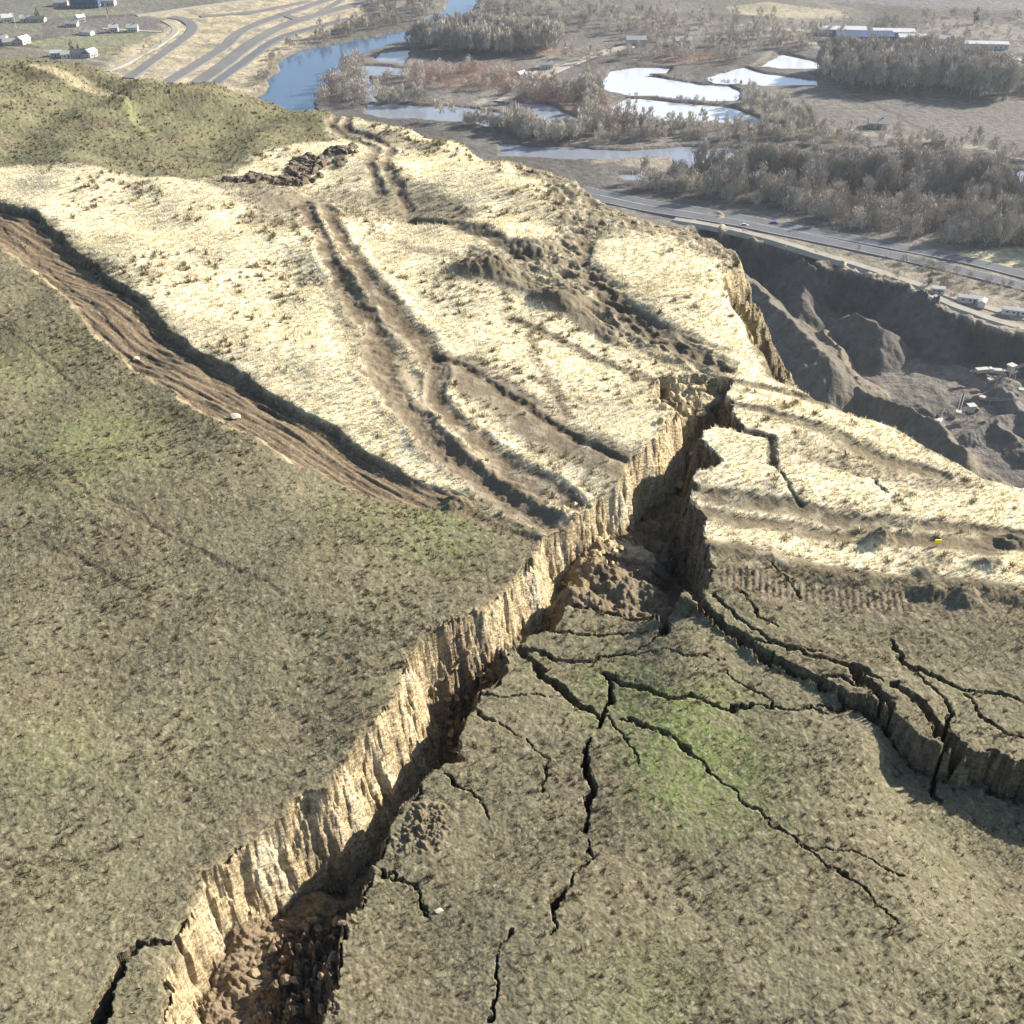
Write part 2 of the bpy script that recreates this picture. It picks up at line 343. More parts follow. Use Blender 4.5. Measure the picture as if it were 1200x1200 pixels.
    def crack(pts, wid, depth, z0=ZLR):
        nonlocal z, C
        P = WL(pts, z0); wd = wid if hasattr(wid, '__len__') else [wid] * len(P)
        wd = [w_ * .82 for w_ in wd]; dn = pdist(CX_, CY_, P, max(wd) * 3 + .6, wd)
        dn = dn * (1 + .5 * CN1) + .30 * CN2
        m = np.clip((1.1 - dn) * 2.6, 0, 1)
        z = z - depth * m; C = mixc(C, (0.22, 0.165, 0.10), (m > 0.12) * 1.0)
    crack([(602, 758), (630, 785), (655, 802), (680, 822), (708, 845)], [.22, .2, .2, .24, .1], 1.6)
    crack([(598, 758), (640, 766), (690, 772), (740, 766), (772, 758)], [.16, .14, .07, .06, .05], .9)
    crack([(708, 788), (716, 812), (712, 842), (702, 855)], [.10, .16, .12, .08], 1.2)
    crack([(708, 790), (742, 815), (790, 828), (840, 842), (900, 838), (960, 846)], [.16, .13, .13, .06, .05, .05], .9)
    crack([(694, 868), (688, 890), (683, 915), (686, 940), (684, 972)], [.06, .15, .16, .17, .08], 1.6)
    crack([(688, 985), (684, 1012), (668, 1040), (652, 1070), (646, 1104)], [.04, .05, .07, .10, .05], 1.1)
    crack([(585, 1150), (576, 1175), (574, 1210)], .06, .6)
    crack([(736, 846), (770, 868), (812, 892), (850, 925), (890, 965), (960, 1020), (1050, 1090)], [.06, .10, .10, .05, .05, .05, .03], .7)
    crack([(663, 708), (700, 716), (764, 724)], [.2, .2, .16], 2.0)
    crack([(768, 662), (772, 700), (776, 755)], [.2, .22, .25], 2.2)
    crack([(822, 706), (860, 738), (920, 768), (965, 792), (1010, 815), (1040, 838)], [.3, .28, .24, .2, .2, .25], 2.0, -.1)
    crack([(1040, 838), (1075, 875), (1120, 915), (1200, 945), (1400, 1000)], [.25, .28, .3, .3, .3], 1.6, -1.9)
    crack([(838, 696), (862, 712), (888, 728), (925, 750), (960, 764), (1010, 778), (1035, 790)], [.07, .08, .08, .10, .10, .14, .14], .9, 0)
    crack([(1006, 776), (1022, 800), (1040, 822)], [.15, .2, .22], 1.3, 0)
    crack([(870, 695), (900, 715), (915, 725)], .05, .5, 0); crack([(848, 736), (900, 742), (960, 757)], .05, .3, 0)
    crack([(1045, 742), (1072, 775), (1110, 788), (1150, 800), (1200, 815), (1300, 850)], [.04, .13, .10, .10, .14, .14], .8, 0)
    crack([(1072, 775), (1098, 800), (1115, 830), (1116, 862), (1112, 900)], [.06, .07, .09, .12, .13], 2.0, 0)
    crack([(965, 795), (990, 800), (1025, 815)], .08, .6, -.5); crack([(1018, 836), (1022, 858)], [.12, .05], 1.0, -1.2)
    crack([(935, 836), (980, 838), (1020, 836)], [.03, .06, .06], .5, -1.2)
    crack([(545, 812), (560, 838), (580, 850)], .08, .6); crack([(590, 850), (612, 866)], .05, .4)
    crack([(70, 1260), (105, 1195), (128, 1160), (148, 1118), (170, 1102), (198, 1098)], [.3, .3, .26, .22, .14, .14], 1.8, 0)
    crack([(210, 1130), (205, 1200)], .12, 1.0, 0)
    crack([(560, 812), (600, 820), (650, 812)], [.05, .05, .02], .5); crack([(620, 870), (640, 900), (636, 930)], .04, .4); crack([(640, 735), (700, 742), (760, 745)], [.05, .07, .03], .5)
    crack([(716, 842), (735, 880), (742, 910)], [.05, .05, .02], .5); crack([(850, 800), (880, 820), (900, 838)], [.03, .05, .03], .4); crack([(930, 1000), (990, 1010), (1060, 1040)], .03, .3)
    crack([(1120, 905), (1060, 880), (1020, 858)], [.12, .1, .06], .6, -1.2); crack([(1130, 800), (1145, 830), (1180, 850), (1210, 855)], [.05, .07, .06, .05], .7, 0); crack([(905, 660), (940, 690)], .04, .3, 0)
    crack([(520, 905), (560, 930), (575, 965)], [.08, .05, .03], .5); crack([(450, 1020), (490, 1040), (500, 1075)], [.08, .06, .03], .5); crack([(610, 1100), (590, 1130), (585, 1150)], .04, .4); crack([(740, 770), (800, 785), (850, 790)], .03, .3)
    crack([(1020, 560), (1040, 575)], .06, .3, 0)
    # ---- the great fissure
    sf = sdist(jx, jy, FISS, 6) + fbm(X, Y, 1.3, 4, 113, .6) * .20
    flute = fbm(X, Y, .5, 3, 111, .6) + 1.7 * pn(X, Y, 2.0, 117) + .9 * np.abs(pn(X, Y, .9, 119))
    dl = pdist(jx + flute * .14, jy + flute * .14, WL(LRIM) + WL(TOPR), 6)
    du = pdist(jx, jy, WL(URIM), 6); dr = pdist(jx + flute * .1, jy, WL(RRIM, ZLR), 6)
    def c(u, v, z0): return W(u, v, z0) + (z0,)
    FL = [c(300, 1190, -3.0), c(330, 1130, -3.2), c(370, 1085, -3.6), c(345, 1160, -2.6), c(385, 1140, -1.8), c(400, 1030, -4.6), c(430, 980, -4.6), c(470, 900, -6), c(520, 850, -4.5), c(510, 800, -4), c(545, 785, -2.8), c(575, 770, -2.3), c(620, 735, -3.0),
          c(650, 725, -4), c(640, 700, -4.5), c(668, 688, -1.3), c(700, 700, -1.2), c(730, 705, -1.3), c(750, 690, -1.5), c(680, 655, -1.6), c(700, 670, -1.6), c(720, 640, -1.8), c(745, 650, -1.9), c(757, 672, -2.2), c(735, 610, -2.8), c(770, 610, -3.2), c(790, 580, -3.4), c(795, 640, -3.2), c(800, 680, -3.9), c(790, 710, -3.9),
          c(812, 565, -3.6), c(805, 545, -3.4), c(790, 530, -2.4), c(812, 525, -2.4), c(770, 590, -3.0), c(790, 510, -1.7), c(810, 508, -1.9), c(835, 500, -1.9), c(800, 455, -.8), c(820, 458, -.8), c(838, 462, -1.0), c(800, 474, -.9), c(825, 476, -1.0), c(785, 470, -1.2), c(790, 490, -1.3), c(808, 492, -1.6), c(852, 500, -2.2), c(815, 445, -1.0)]
    fl = idw(X, Y, FL) + fbm(X, Y, 1.3, 5, 121, .55) * .38 + np.abs(pn(X, Y, .3, 123)) * .12
    zL = ZB - np.maximum(dl * 4.2 + np.abs(flute) * .35 - .05, 0) ; zU = ZB - np.maximum(du * 4.2 + fbm(X, Y, .7, 4, 137, .65) * 1.0, 0); zR = ZB + zl - dr * 5
    # crumbling ledges on the left wall
    q_ = zL / .45 + fbm(X, Y, .7, 4, 135, .65) * 1.3; fq = np.floor(q_); zt = .45 * (fq + ss(.0, .8, q_ - fq) - fbm(X, Y, .7, 4, 135, .65) * 1.3)
    zL = np.where(dl > .12, zL * .35 + zt * .65, zL)
    zL = zL + .10 * fbm(X, Y, .3, 4, 133, .7) 
    ins = ss(-0.03, 0.05, sf)
    zf = np.maximum(np.maximum(np.where(du < dl, zU, zL), np.where(dr < du, zR, -99)), fl)
    zf = np.minimum(zf, ZB)
    wallm = ins * (zf > fl + .08) * (dl < np.minimum(du, dr) * 1.5)
    z = z * (1 - ins) + zf * ins
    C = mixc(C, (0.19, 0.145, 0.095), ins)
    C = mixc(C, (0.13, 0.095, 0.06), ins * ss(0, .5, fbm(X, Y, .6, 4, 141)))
    C = mixc(C, soil, wallm * .95)
    lay = fbm(X * .5, Y * .5 + z * 1.2, .5, 4, 151, .6)
    C = mixc(C, (0.32, 0.23, 0.125), wallm * ss(0.1, .55, lay) * .75); C = mixc(C, (0.75, 0.67, 0.48), wallm * ss(0.1, .7, fbm(X, Y, 1.4, 4, 153)) * .7)
    # dropped slabs keep their turf
    for pts, cc in (([(665, 692), (700, 684), (765, 688), (766, 716), (715, 716), (664, 706)], (0.16, 0.14, 0.09)), ([(778, 480), (788, 458), (820, 452), (842, 466), (845, 480), (815, 492), (792, 490)], (0.6, 0.51, 0.3)),
                    ([(700, 628), (750, 632), (772, 650), (765, 662), (715, 645)], (0.5, 0.42, .26)), ([(790, 492), (815, 500), (800, 530), (782, 545), (790, 515)], (0.42, 0.34, 0.18)), ([(655, 640), (690, 620), (715, 650), (690, 690), (655, 690)], (0.26, 0.2, 0.11))):
        C = mixc(C, cc, ss(-.1, .2, sdist(jx, jy, WL(pts, -2), 3)) * (ins > .5) * (1 - wallm) * (.8 + .3 * pn(X, Y, .5, 3)))
    # crumbled edge: pale dry soil in a narrow rim, brown clods on the lower side
    rim = ss(.5, .0, np.where(sf < 0, dl, 9)); C = mixc(C, (0.30, 0.24, 0.14), rim * .6)
    clod = np.zeros_like(X)
    for pts, s in (([(505, 800), (535, 770), (600, 760), (585, 800), (560, 812), (548, 850)], 1.), ([(330, 1060), (400, 1040), (440, 1040), (400, 1120), (390, 1200), (300, 1220)], 1.), ([(480, 960), (520, 960), (510, 1010), (460, 1020)], .4)):
        clod = np.maximum(clod, s * ss(-.5, .5, sdist(wx, wy, WL(pts, -2), 3)))
    cn = np.abs(fbm(X, Y, .55, 4, 161, .6))
    z = z + clod * (cn * .7 - .1); C = mixc(C, (0.2, 0.15, 0.10), clod * .7)
    A['wall'] = np.maximum(ins, clod); A['cut'] = inside
    # ---- small surface relief: tussocks, clods, hoof and tyre marks
    amp = (0.020 + 0.0002 * D) * (1 - .7 * A['wall']) * (1 - .6 * inside)
    t1 = fbm(X, Y, .42, 3, 171, .65); t2 = pn(X, Y, .9, 175)
    z = z + amp * (t1 + .5 * t2) * (1 - .7 * es) + .35 * amp * (1 - .6 * es) * pn(X, Y, .12, 177)
    dk = ss(.34, .58, pn(X, Y, .6, 181) * .55 + pn(X, Y, .2, 183) * .85 + fbm(X, Y, 6, 2, 185) * .3)
    C = mixc(C, (0.075, 0.060, 0.035), dk * (1 - A['wall']) * (.95 - .82 * es) * (1 - .6 * inside))
    A['dk'] = dk * (1 - es)
    lt = ss(.15, .7, pn(X, Y, .25, 191) + .5 * pn(X, Y, .1, 193))
    C = mixc(C, (0.32, 0.285, 0.19), lt * (1 - A['wall']) * .62 * (1 - es))
    # ---- edge of the hill: rounded shoulder, then the steep outer slope
    de = sdist(X + fbm(X, Y, 8, 3, 201) * .7, Y + fbm(X, Y, 8, 3, 203) * .7, HILL, 400)
    out = np.maximum(-de, 0)
    rib = np.abs(fbm(X, Y, 9, 5, 211, .6))
    z = z - .35 * np.clip(1 - de / 4, 0, 1) ** 2 * (de > 0) - (de <= 0) * .35
    z = z - (out * 1.75 + ss(0, 6, out) * rib * 5 * np.minimum(1, out / 10))
    C = mixc(C, (0.16, 0.13, 0.09), ss(-.6, .8, out) * (.7 + .3 * pn(X, Y, 2, 5)))
    C = mixc(C, (0.115, 0.10, 0.075), ss(2, 12, out) * ss(-.2, .5, fbm(X, Y, 12, 4, 213)))
    z = z - ss(0, 1.5, out) * np.abs(fbm(X, Y * 1.3, 3.0, 5, 221, .65)) * 1.6; C = mixc(C, (0.30, 0.25, 0.16), ss(0, 1, out) * ss(.1, .5, fbm(X, Y, 2.5, 4, 223)) * .7)
    cl = WL([(822, 292), (850, 280), (876, 280), (884, 330), (880, 380), (850, 372), (822, 340)]); cm = ss(-2, .5, sdist(X, Y, cl, 6))
    z = z - cm * ss(0, 1, out) * np.abs(fbm(X * .6, Y * 1.6, 2.2, 4, 217, .6)) * 3.5
    C = mixc(C, (0.40, 0.33, 0.20), cm * (out > 0) * (out < 14)); C = mixc(C, (0.16, 0.13, 0.085), cm * (out > 0) * ss(.05, .5, fbm(X * .6, Y * 1.5, 2.5, 4, 219)))
    A['out'] = out
    return z, np.clip(C, 0.01, 0.9), A

us = np.concatenate([np.linspace(-420, -60, 60, endpoint=False), np.arange(-60, 1260, 1.15), np.linspace(1260, 1650, 60)])
vs = np.concatenate([np.linspace(-175, 46, 56, endpoint=False), np.arange(46, 1235, 1.1), np.linspace(1236, 1560, 60)])
UU, VV = np.meshgrid(us, vs)
XC = (UU - 600) / 1317; YC = (600 - VV) / 1317; T = -CAMZ / (-SP + YC * CP)
RX = XC * T; RY = T * (CP + YC * SP)
RZ, RC, RA = ridge_height(RX.ravel(), RY.ravel())
RV = np.stack([RX.ravel(), RY.ravel(), RZ], 1)
def wall_detail(m):
    """rough broken soil on the steep faces: noise in all three directions, masked by the slope"""
    t = m.node_tree; b = t.nodes['Principled BSDF']; g = t.nodes.new('ShaderNodeNewGeometry'); sp = t.nodes.new('ShaderNodeSeparateXYZ'); t.links.new(g.outputs['True Normal'], sp.inputs[0])
    mk = t.nodes.new('ShaderNodeMapRange'); mk.inputs[1].default_value = .80; mk.inputs[2].default_value = .45; t.links.new(sp.outputs['Z'], mk.inputs[0])
    mp = t.nodes.new('ShaderNodeMapping'); mp.inputs['Scale'].default_value = (1, 1, 1.5); t.links.new(g.outputs['Position'], mp.inputs[0])
    n = t.nodes.new('ShaderNodeTexNoise'); n.inputs['Scale'].default_value = 3.2; n.inputs['Detail'].default_value = 7; n.inputs['Roughness'].default_value = .68; n.inputs['Distortion'].default_value = .4
    t.links.new(mp.outputs[0], n.inputs['Vector'])
    v = t.nodes.new('ShaderNodeTexVoronoi'); v.inputs['Scale'].default_value = 4.5; t.links.new(mp.outputs[0], v.inputs['Vector'])
    ad = t.nodes.new('ShaderNodeMath'); ad.operation = 'MULTIPLY_ADD'; ad.inputs[1].default_value = -.35; t.links.new(v.outputs['Distance'], ad.inputs[0]); t.links.new(n.outputs['Fac'], ad.inputs[2])
    bp = t.nodes.new('ShaderNodeBump'); bp.inputs['Distance'].default_value = .30; t.links.new(ad.outputs[0], bp.inputs['Height'])
    old = b.inputs['Normal'].links[0].from_socket; t.links.new(old, bp.inputs['Normal']); t.links.new(mk.outputs[0], bp.inputs['Strength']); t.links.new(bp.outputs[0], b.inputs['Normal'])
    cr = t.nodes.new('ShaderNodeMapRange'); cr.inputs[1].default_value = .32; cr.inputs[2].default_value = .55; cr.inputs[3].default_value = .62; cr.inputs[4].default_value = 1.3; t.links.new(n.outputs['Fac'], cr.inputs[0])
    mx = t.nodes.new('ShaderNodeMix'); mx.inputs[2].default_value = 1.0; t.links.new(mk.outputs[0], mx.inputs[0]); t.links.new(cr.outputs[0], mx.inputs[3])
    sc = t.nodes.new('ShaderNodeVectorMath'); sc.operation = 'SCALE'; o0 = b.inputs['Base Color'].links[0].from_socket; t.links.new(o0, sc.inputs[0]); t.links.new(mx.outputs[0], sc.inputs['Scale']); t.links.new(sc.outputs[0], b.inputs['Base Color'])
m_ridge = mat_attr('ridge_soil_and_grass', 0.95, ((9, .35, .10), (30, .35, .04)), 0.45, 11.0)
wall_detail(m_ridge)
o = fast_mesh('hillside', RV, grid_faces(*RX.shape), RC, True, m_ridge); tag(o, kind='structure')
RS = RZ.reshape(RX.shape)
def ridge_at(u, v):
    """world point of the ridge surface seen at picture place (u, v)"""
    z = 0
    for _ in range(4):
        x, y = W(u, v, z)
        i = np.argmin((RX[:, 0] * 0 + RY[:, 0] - y) ** 2); j = np.argmin(np.abs(RX[i] - x)); z = RS[i, j]
    return Vector((x, y, float(z)))

# ---- grass tussocks: leaf-sized blades grown on the hill
def tussocks(name, idx, size, cols, nb, spread, label=None):
    n = len(idx); P = RV[idx] + rng.normal(0, .02, (n, 3)) * [1, 1, 0]
    a = rng.uniform(0, 2 * np.pi, (n, nb)); l = size[:, None] * rng.uniform(.6, 1.2, (n, nb)); tl = rng.uniform(.15, 1.0, (n, nb)) * spread
    base = P[:, None, :] + np.stack([np.cos(a), np.sin(a), 0 * a], -1) * (size[:, None, None] * .15)
    tip = base + np.stack([np.cos(a) * np.sin(tl), np.sin(a) * np.sin(tl), np.cos(tl)], -1) * l[..., None]
    side = np.stack([-np.sin(a), np.cos(a), 0 * a], -1) * (l * .13)[..., None]
    base[..., 2] -= .02
    V = np.stack([base - side, base + side, tip], 2).reshape(-1, 3)
    Cc = np.repeat(cols, nb * 3, 0) * rng.uniform(.75, 1.25, (n * nb, 1)).repeat(3, 0)
    o = fast_mesh(name, V, np.arange(len(V)).reshape(-1, 3), np.clip(Cc, 0, .9), False, m_grass); return o
m_grass = mat_attr('dry_grass_blades', .9, (), .15, 3.0)
tb = m_grass.node_tree; bs = tb.nodes['Principled BSDF']
trn = tb.nodes.new('ShaderNodeBsdfTranslucent'); mxs = tb.nodes.new('ShaderNodeMixShader'); mxs.inputs[0].default_value = .35
tb.links.new(bs.inputs['Base Color'].links[0].from_socket, trn.inputs[0]); tb.links.new(bs.outputs[0], mxs.inputs[1]); tb.links.new(trn.outputs[0], mxs.inputs[2])
tb.links.new(mxs.outputs[0], tb.nodes['Material Output'].inputs[0])
ok = (RA['wall'] < .1) & (RA['out'] < .5) & (RV[:, 1] < 140) & (np.abs(UU.ravel() - 600) < 760)
yy = RV[:, 1]
cell = np.gradient(RX, axis=1).ravel() * np.abs(np.gradient(RY, axis=0)).ravel()
pr = cell * ok; 
def pick(n, wgt): return rng.choice(len(RV), n, p=wgt / wgt.sum())
near = np.exp(-yy / 45)
i1 = pick(34000, pr * near * (1 - RA['straw']) * (1 - .93 * RA['cut']) * (.15 + np.clip(fbm(RV[:, 0], RV[:, 1], 3, 3, 301) + .3, 0, 1)))
c1 = RC[i1] * 1.1 * np.array([1.0, 1.0, 1.0]); tt = rng.uniform(0, 1, len(i1)) < .45; c1[tt] = np.array((.30, .26, .16)) * rng.uniform(.7, 1.1, (tt.sum(), 1))
dd = rng.uniform(0, 1, len(i1)) < .06; c1[dd] = (.09, .08, .045)
o = tussocks('olive_grass', i1, rng.uniform(.05, .12, len(i1)) * (1 + yy[i1] / 120), c1, 5, 1.25)
tag(o, 'short olive and dun grass tussocks over the near slope', 'grass', kind='stuff')
i4 = pick(12000, pr * np.exp(-yy / 60) * (RA['dk'] > .7) * (1 - RA['cut']))
o = tussocks('dark_tufts', i4, rng.uniform(.05, .11, len(i4)) * (1 + yy[i4] / 100), np.tile(np.array([[.085, .07, .042]]), (len(i4), 1)), 9, 1.1)
tag(o, 'dark dead weed tufts dotted over the olive turf', 'weeds', kind='stuff')
i2 = pick(45000, pr * np.exp(-yy / 60) * RA['straw'] * (RC[:, 0] > .3))
o = tussocks('straw_grass', i2, rng.uniform(.07, .18, len(i2)) * (1 + yy[i2] / 150), RC[i2] * 1.08, 5, 1.1)
tag(o, 'pale straw-coloured dry grass on the sunlit slabs', 'grass', kind='stuff')
sage = ok & (RA['straw'] > .5)
i3 = pick(1000, pr * sage * np.clip(fbm(RV[:, 0], RV[:, 1], 9, 3, 311) + .1, 0, 1) * (RC[:, 0] > .3))
o = tussocks('sagebrush', i3, rng.uniform(.07, .22, len(i3)) * (1 + yy[i3] / 110), np.tile(np.array([[.22, .185, .115]]), (len(i3), 1)), 34, 1.55)
tag(o, 'low dark sagebrush scattered over the straw slope', 'shrub', kind='stuff')

# ================================================================== THE VALLEY
RIVER = [(345, 60), (395, 50), (440, 42), (490, 30), (515, 14), (525, 0), (530, -15), (575, -15), (560, 0), (548, 16), (525, 34), (470, 47), (428, 60), (405, 72), (385, 92), (374, 112), (370, 135), (300, 130), (318, 92), (328, 74)]
CHAN = [[(448, 58), (478, 56), (480, 72), (455, 72), (440, 66)], [(425, 76), (478, 78), (476, 86), (430, 88), (440, 100), (442, 118), (426, 116), (430, 96), (418, 84)]]
PONDS = [[(700, 95), (718, 82), (745, 78), (784, 78), (778, 85), (752, 87), (800, 94), (858, 99), (870, 106), (860, 117), (800, 115), (740, 110), (712, 104)],
         [(712, 128), (738, 113), (790, 119), (850, 124), (866, 128), (900, 140), (920, 149), (850, 142), (770, 140), (716, 138)],
         [(822, 88), (850, 82), (872, 78), (900, 84), (955, 92), (958, 101), (925, 99), (880, 98), (838, 95)],
         [(890, 77), (905, 66), (918, 63), (966, 73), (968, 80), (935, 80)]]
CREEK = [[(585, 166), (660, 172), (740, 174), (800, 168), (868, 170), (872, 178), (840, 186), (880, 190), (900, 196), (980, 192), (1080, 192), (1210, 200), (1400, 215), (1400, 235), (1200, 218), (1090, 208), (990, 206), (860, 204), (842, 198), (800, 192), (790, 182), (730, 184), (640, 184), (585, 182)],
         [(725, 203), (765, 203), (762, 209), (728, 209)], [(600, 118), (650, 122), (700, 150), (640, 150), (590, 130)], [(430, 120), (520, 122), (600, 132), (590, 146), (500, 140), (430, 132)]]
WET = [RIVER] + CHAN + PONDS + CREEK
QRIM = [(830, 250), (846, 272), (880, 280), (915, 292), (960, 305), (1010, 322), (1060, 338), (1090, 352), (1110, 368), (1150, 382), (1200, 396), (1300, 425), (1600, 500), (1800, 900), (900, 1200), (600, 700), (780, 330)]
WETP = [WL(p, VAL) for p in WET]
QP = WL(QRIM, VAL)
def zq(x): return VAL - 20 + 9 * ss(110, 260, x)
def valley_height(X, Y, colour=True):
    D = np.hypot(X, Y)
    wx = X + fbm(X, Y, 40, 4, 401) * 5; wy = Y + fbm(X, Y, 40, 4, 403) * 5
    z = VAL + fbm(X, Y, 60, 3, 411) * .5
    C = np.ones(X.shape + (3,)) * np.array((.122, .113, .102))
    k = fbm(X, Y * .6, 70, 5, 421, .6)
    C = mixc(C, (.085, .076, .066), ss(-.1, .6, k) * .85); C = mixc(C, (.21, .185, .155), ss(0, .7, -k) * .7)
    # fields
    def field(pts, col, s=.9, rows=0, ang=0):
        nonlocal C
        m = ss(-2, 2, sdist(X + pn(X, Y, 20, 5) * 2, Y, WL(pts, VAL), 30)) * s
        C = mixc(C, np.array(col), m * (.88 + .25 * fbm(X, Y, 45, 3, 7)))
        if rows:
            r = np.sin((X * math.cos(ang) + Y * math.sin(ang)) * 2 * np.pi / rows); C = mixc(C, np.array(col) * .8, m * ss(0, 1, r) * .5)
    field([(865, 108), (880, 102), (960, 98), (1010, 112), (1095, 150), (1080, 160), (1000, 150), (930, 145), (890, 130)], (.155, .142, .125), .95, 6, .4)
    field([(1015, 112), (1080, 116), (1200, 118), (1500, 130), (1500, 190), (1200, 178), (1130, 170), (1090, 150)], (.145, .132, .12), .95, 6, .4)
    field([(620, 0), (720, 8), (900, 20), (960, 0), (960, -30), (600, -30)], (.16, .145, .12), .6)
    field([(850, 8), (900, 2), (980, 12), (1000, 20), (930, 22), (860, 16)], (.34, .30, .2), .8)
    field([(940, 0), (1500, 30), (1500, -80), (900, -60)], (.145, .14, .14), .95)
    field([(0, 28), (90, 18), (170, 15), (300, 0), (260, -60), (-300, -60), (-300, 40)], (.15, .15, .115), .8)
    field([(-200, 5), (0, 3), (60, 0), (60, -60), (-300, -60)], (.135, .13, .11), .9)
    field([(30, 50), (70, 43), (160, 38), (200, 40), (175, 60), (120, 68), (60, 60)], (.20, .20, .12), .9, 9, .2)
    field([(-200, 20), (50, 22), (50, 40), (0, 45), (-200, 50)], (.17, .16, .12), .9)
    field([(100, 22), (190, 18), (195, 33), (110, 34)], (.14, .13, .12), .9, 5, 1)
    field([(-300, 52), (60, 58), (120, 72), (0, 80), (-300, 80)], (.17, .16, .115), .9)
    field([(60, 12), (160, 12), (170, 16), (70, 20)], (.18, .18, .125), .9)
    # pale road-building ground on the left
    tan = ss(-8, 8, sdist(wx, wy, WL([(120, 85), (140, 60), (195, 36), (190, 22), (160, 18), (240, 8), (320, -6), (420, -20), (425, 20), (400, 26), (370, 45), (330, 65), (315, 90), (310, 125), (210, 110)], VAL), 60))
    C = mixc(C, (.44, .37, .24), tan * (.75 + .35 * fbm(X, Y, 18, 4, 431)))
    C = mixc(C, (.20, .175, .14), tan * ss(.1, .6, fbm(X + Y, Y, 22, 4, 433)) * .7)
    z = z + tan * fbm(X, Y, 30, 3, 435) * .5
    # quay slope to the river
    # red-brown willow flats
    red = 0
    for (u, v, a, b) in ((560, 92, 90, 12), (680, 140, 70, 15), (540, 78, 60, 8), (640, 125, 60, 12), (400, 95, 30, 16), (800, 68, 60, 6), (640, 60, 40, 4)):
        cx, cy = W(u, v, VAL); ex = abs(W(u + a, v, VAL)[0] - cx); ey = abs(W(u, v - b, VAL)[1] - cy)
        red = np.maximum(red, 1 - ss(.4, 1.2, np.hypot((wx - cx) / ex, (wy - cy) / ey)))
    C = mixc(C, (.185, .118, .09), red * .75)
    # gravel bars
    for pts in ([(740, 186), (790, 184), (845, 190), (850, 200), (780, 202), (730, 196)], [(700, 182), (740, 186), (700, 192)], [(860, 178), (960, 185), (900, 190)]):
        C = mixc(C, (.27, .235, .18), ss(-3, 3, sdist(wx, wy, WL(pts, VAL), 30)) * .85)
    # strip between the highway and the pit, dry grass
    C = mixc(C, (.24, .21, .155), ss(-5, 5, sdist(wx, wy, WL([(740, 236), (860, 250), (1200, 312), (1600, 400), (1600, 520), (1200, 402), (1060, 345), (880, 285), (800, 262)], VAL), 60)) * (.55 + .6 * np.clip(fbm(X, Y, 12, 4, 441) + .2, 0, 1)))
    C = mixc(C, (.50, .45, .27), ss(-3, 3, sdist(wx, wy, WL([(1110, 300), (1200, 286), (1500, 300), (1500, 370), (1200, 315)], VAL), 60)) * .85)
    for pts, wd, cc, s in (([(560, 120), (640, 84), (700, 62), (745, 52)], 4, (.33, .30, .24), .7), ([(870, 82), (930, 45), (960, 58)], 3, (.3, .27, .22), .5), ([(690, 95), (650, 106)], 4, (.4, .37, .32), .7),
                           ([(1080, 150), (1000, 112)], 3, (.09, .08, .07), .7), ([(880, 148), (980, 152), (1100, 165), (1200, 185)], 5, (.28, .25, .18), .6), ([(660, 80), (760, 66), (800, 62)], 8, (.08, .075, .07), .6),
                           ([(870, 30), (1000, 42), (1200, 70)], 5, (.4, .38, .35), .8), ([(940, 50), (1080, 62), (1200, 75)], 4, (.45, .43, .4), .8), ([(0, 52), (120, 72)], 3, (.35, .32, .24), .4)):
        dn = pdist(wx, wy, WL(pts, VAL), wd * 4, [wd] * len(pts)); C = mixc(C, cc, (1 - ss(.6, 1.3, dn)) * s)
    # water beds
    for P in WETP:
        s = sdist(wx, wy, P, 20)
        C = mixc(C, (.12, .105, .085), ss(-7, 0, s) * .7)
        z = z - 2.6 * ss(-2.2, 1.2, s)
    # pit
    jx = X + fbm(X, Y, 16, 5, 451, .6) * 5; jy = Y + fbm(X, Y, 16, 5, 453, .6) * 5
    q = sdist(jx, jy, QP, 300)
    ql = zq(X)
    rid = np.abs(fbm(X * 1.6, Y * .7, 22, 5, 461, .55))
    pit = VAL - np.maximum(q, 0) * 1.15 - rid * 3.2 * ss(0, 6, q)
    fz = ql + fbm(X, Y, 25, 5, 463) * .9 + fbm(X, Y, 6, 3, 465) * .3
    zz = np.where(q > 0, np.maximum(pit, fz), z)
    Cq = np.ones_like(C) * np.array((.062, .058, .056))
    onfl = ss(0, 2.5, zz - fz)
    Cf = mixc(np.ones_like(C) * np.array((.165, .15, .128)), (.115, .106, .092), ss(-.2, .5, fbm(X, Y, 30, 5, 471)))
    Cf = mixc(Cf, (.24, .22, .195), ss(.2, .7, fbm(X, Y, 22, 4, 473)) * .6)
    trk = np.abs(np.sin((np.hypot(X - W(1060, 470, ql.min())[0], Y - 395) + fbm(X, Y, 30, 3, 475) * 12) * .55)); Cf = mixc(Cf, (.12, .1, .08), ss(.75, .98, trk) * .45)
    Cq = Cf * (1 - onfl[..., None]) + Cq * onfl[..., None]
    ins = ss(-1, 1, q)
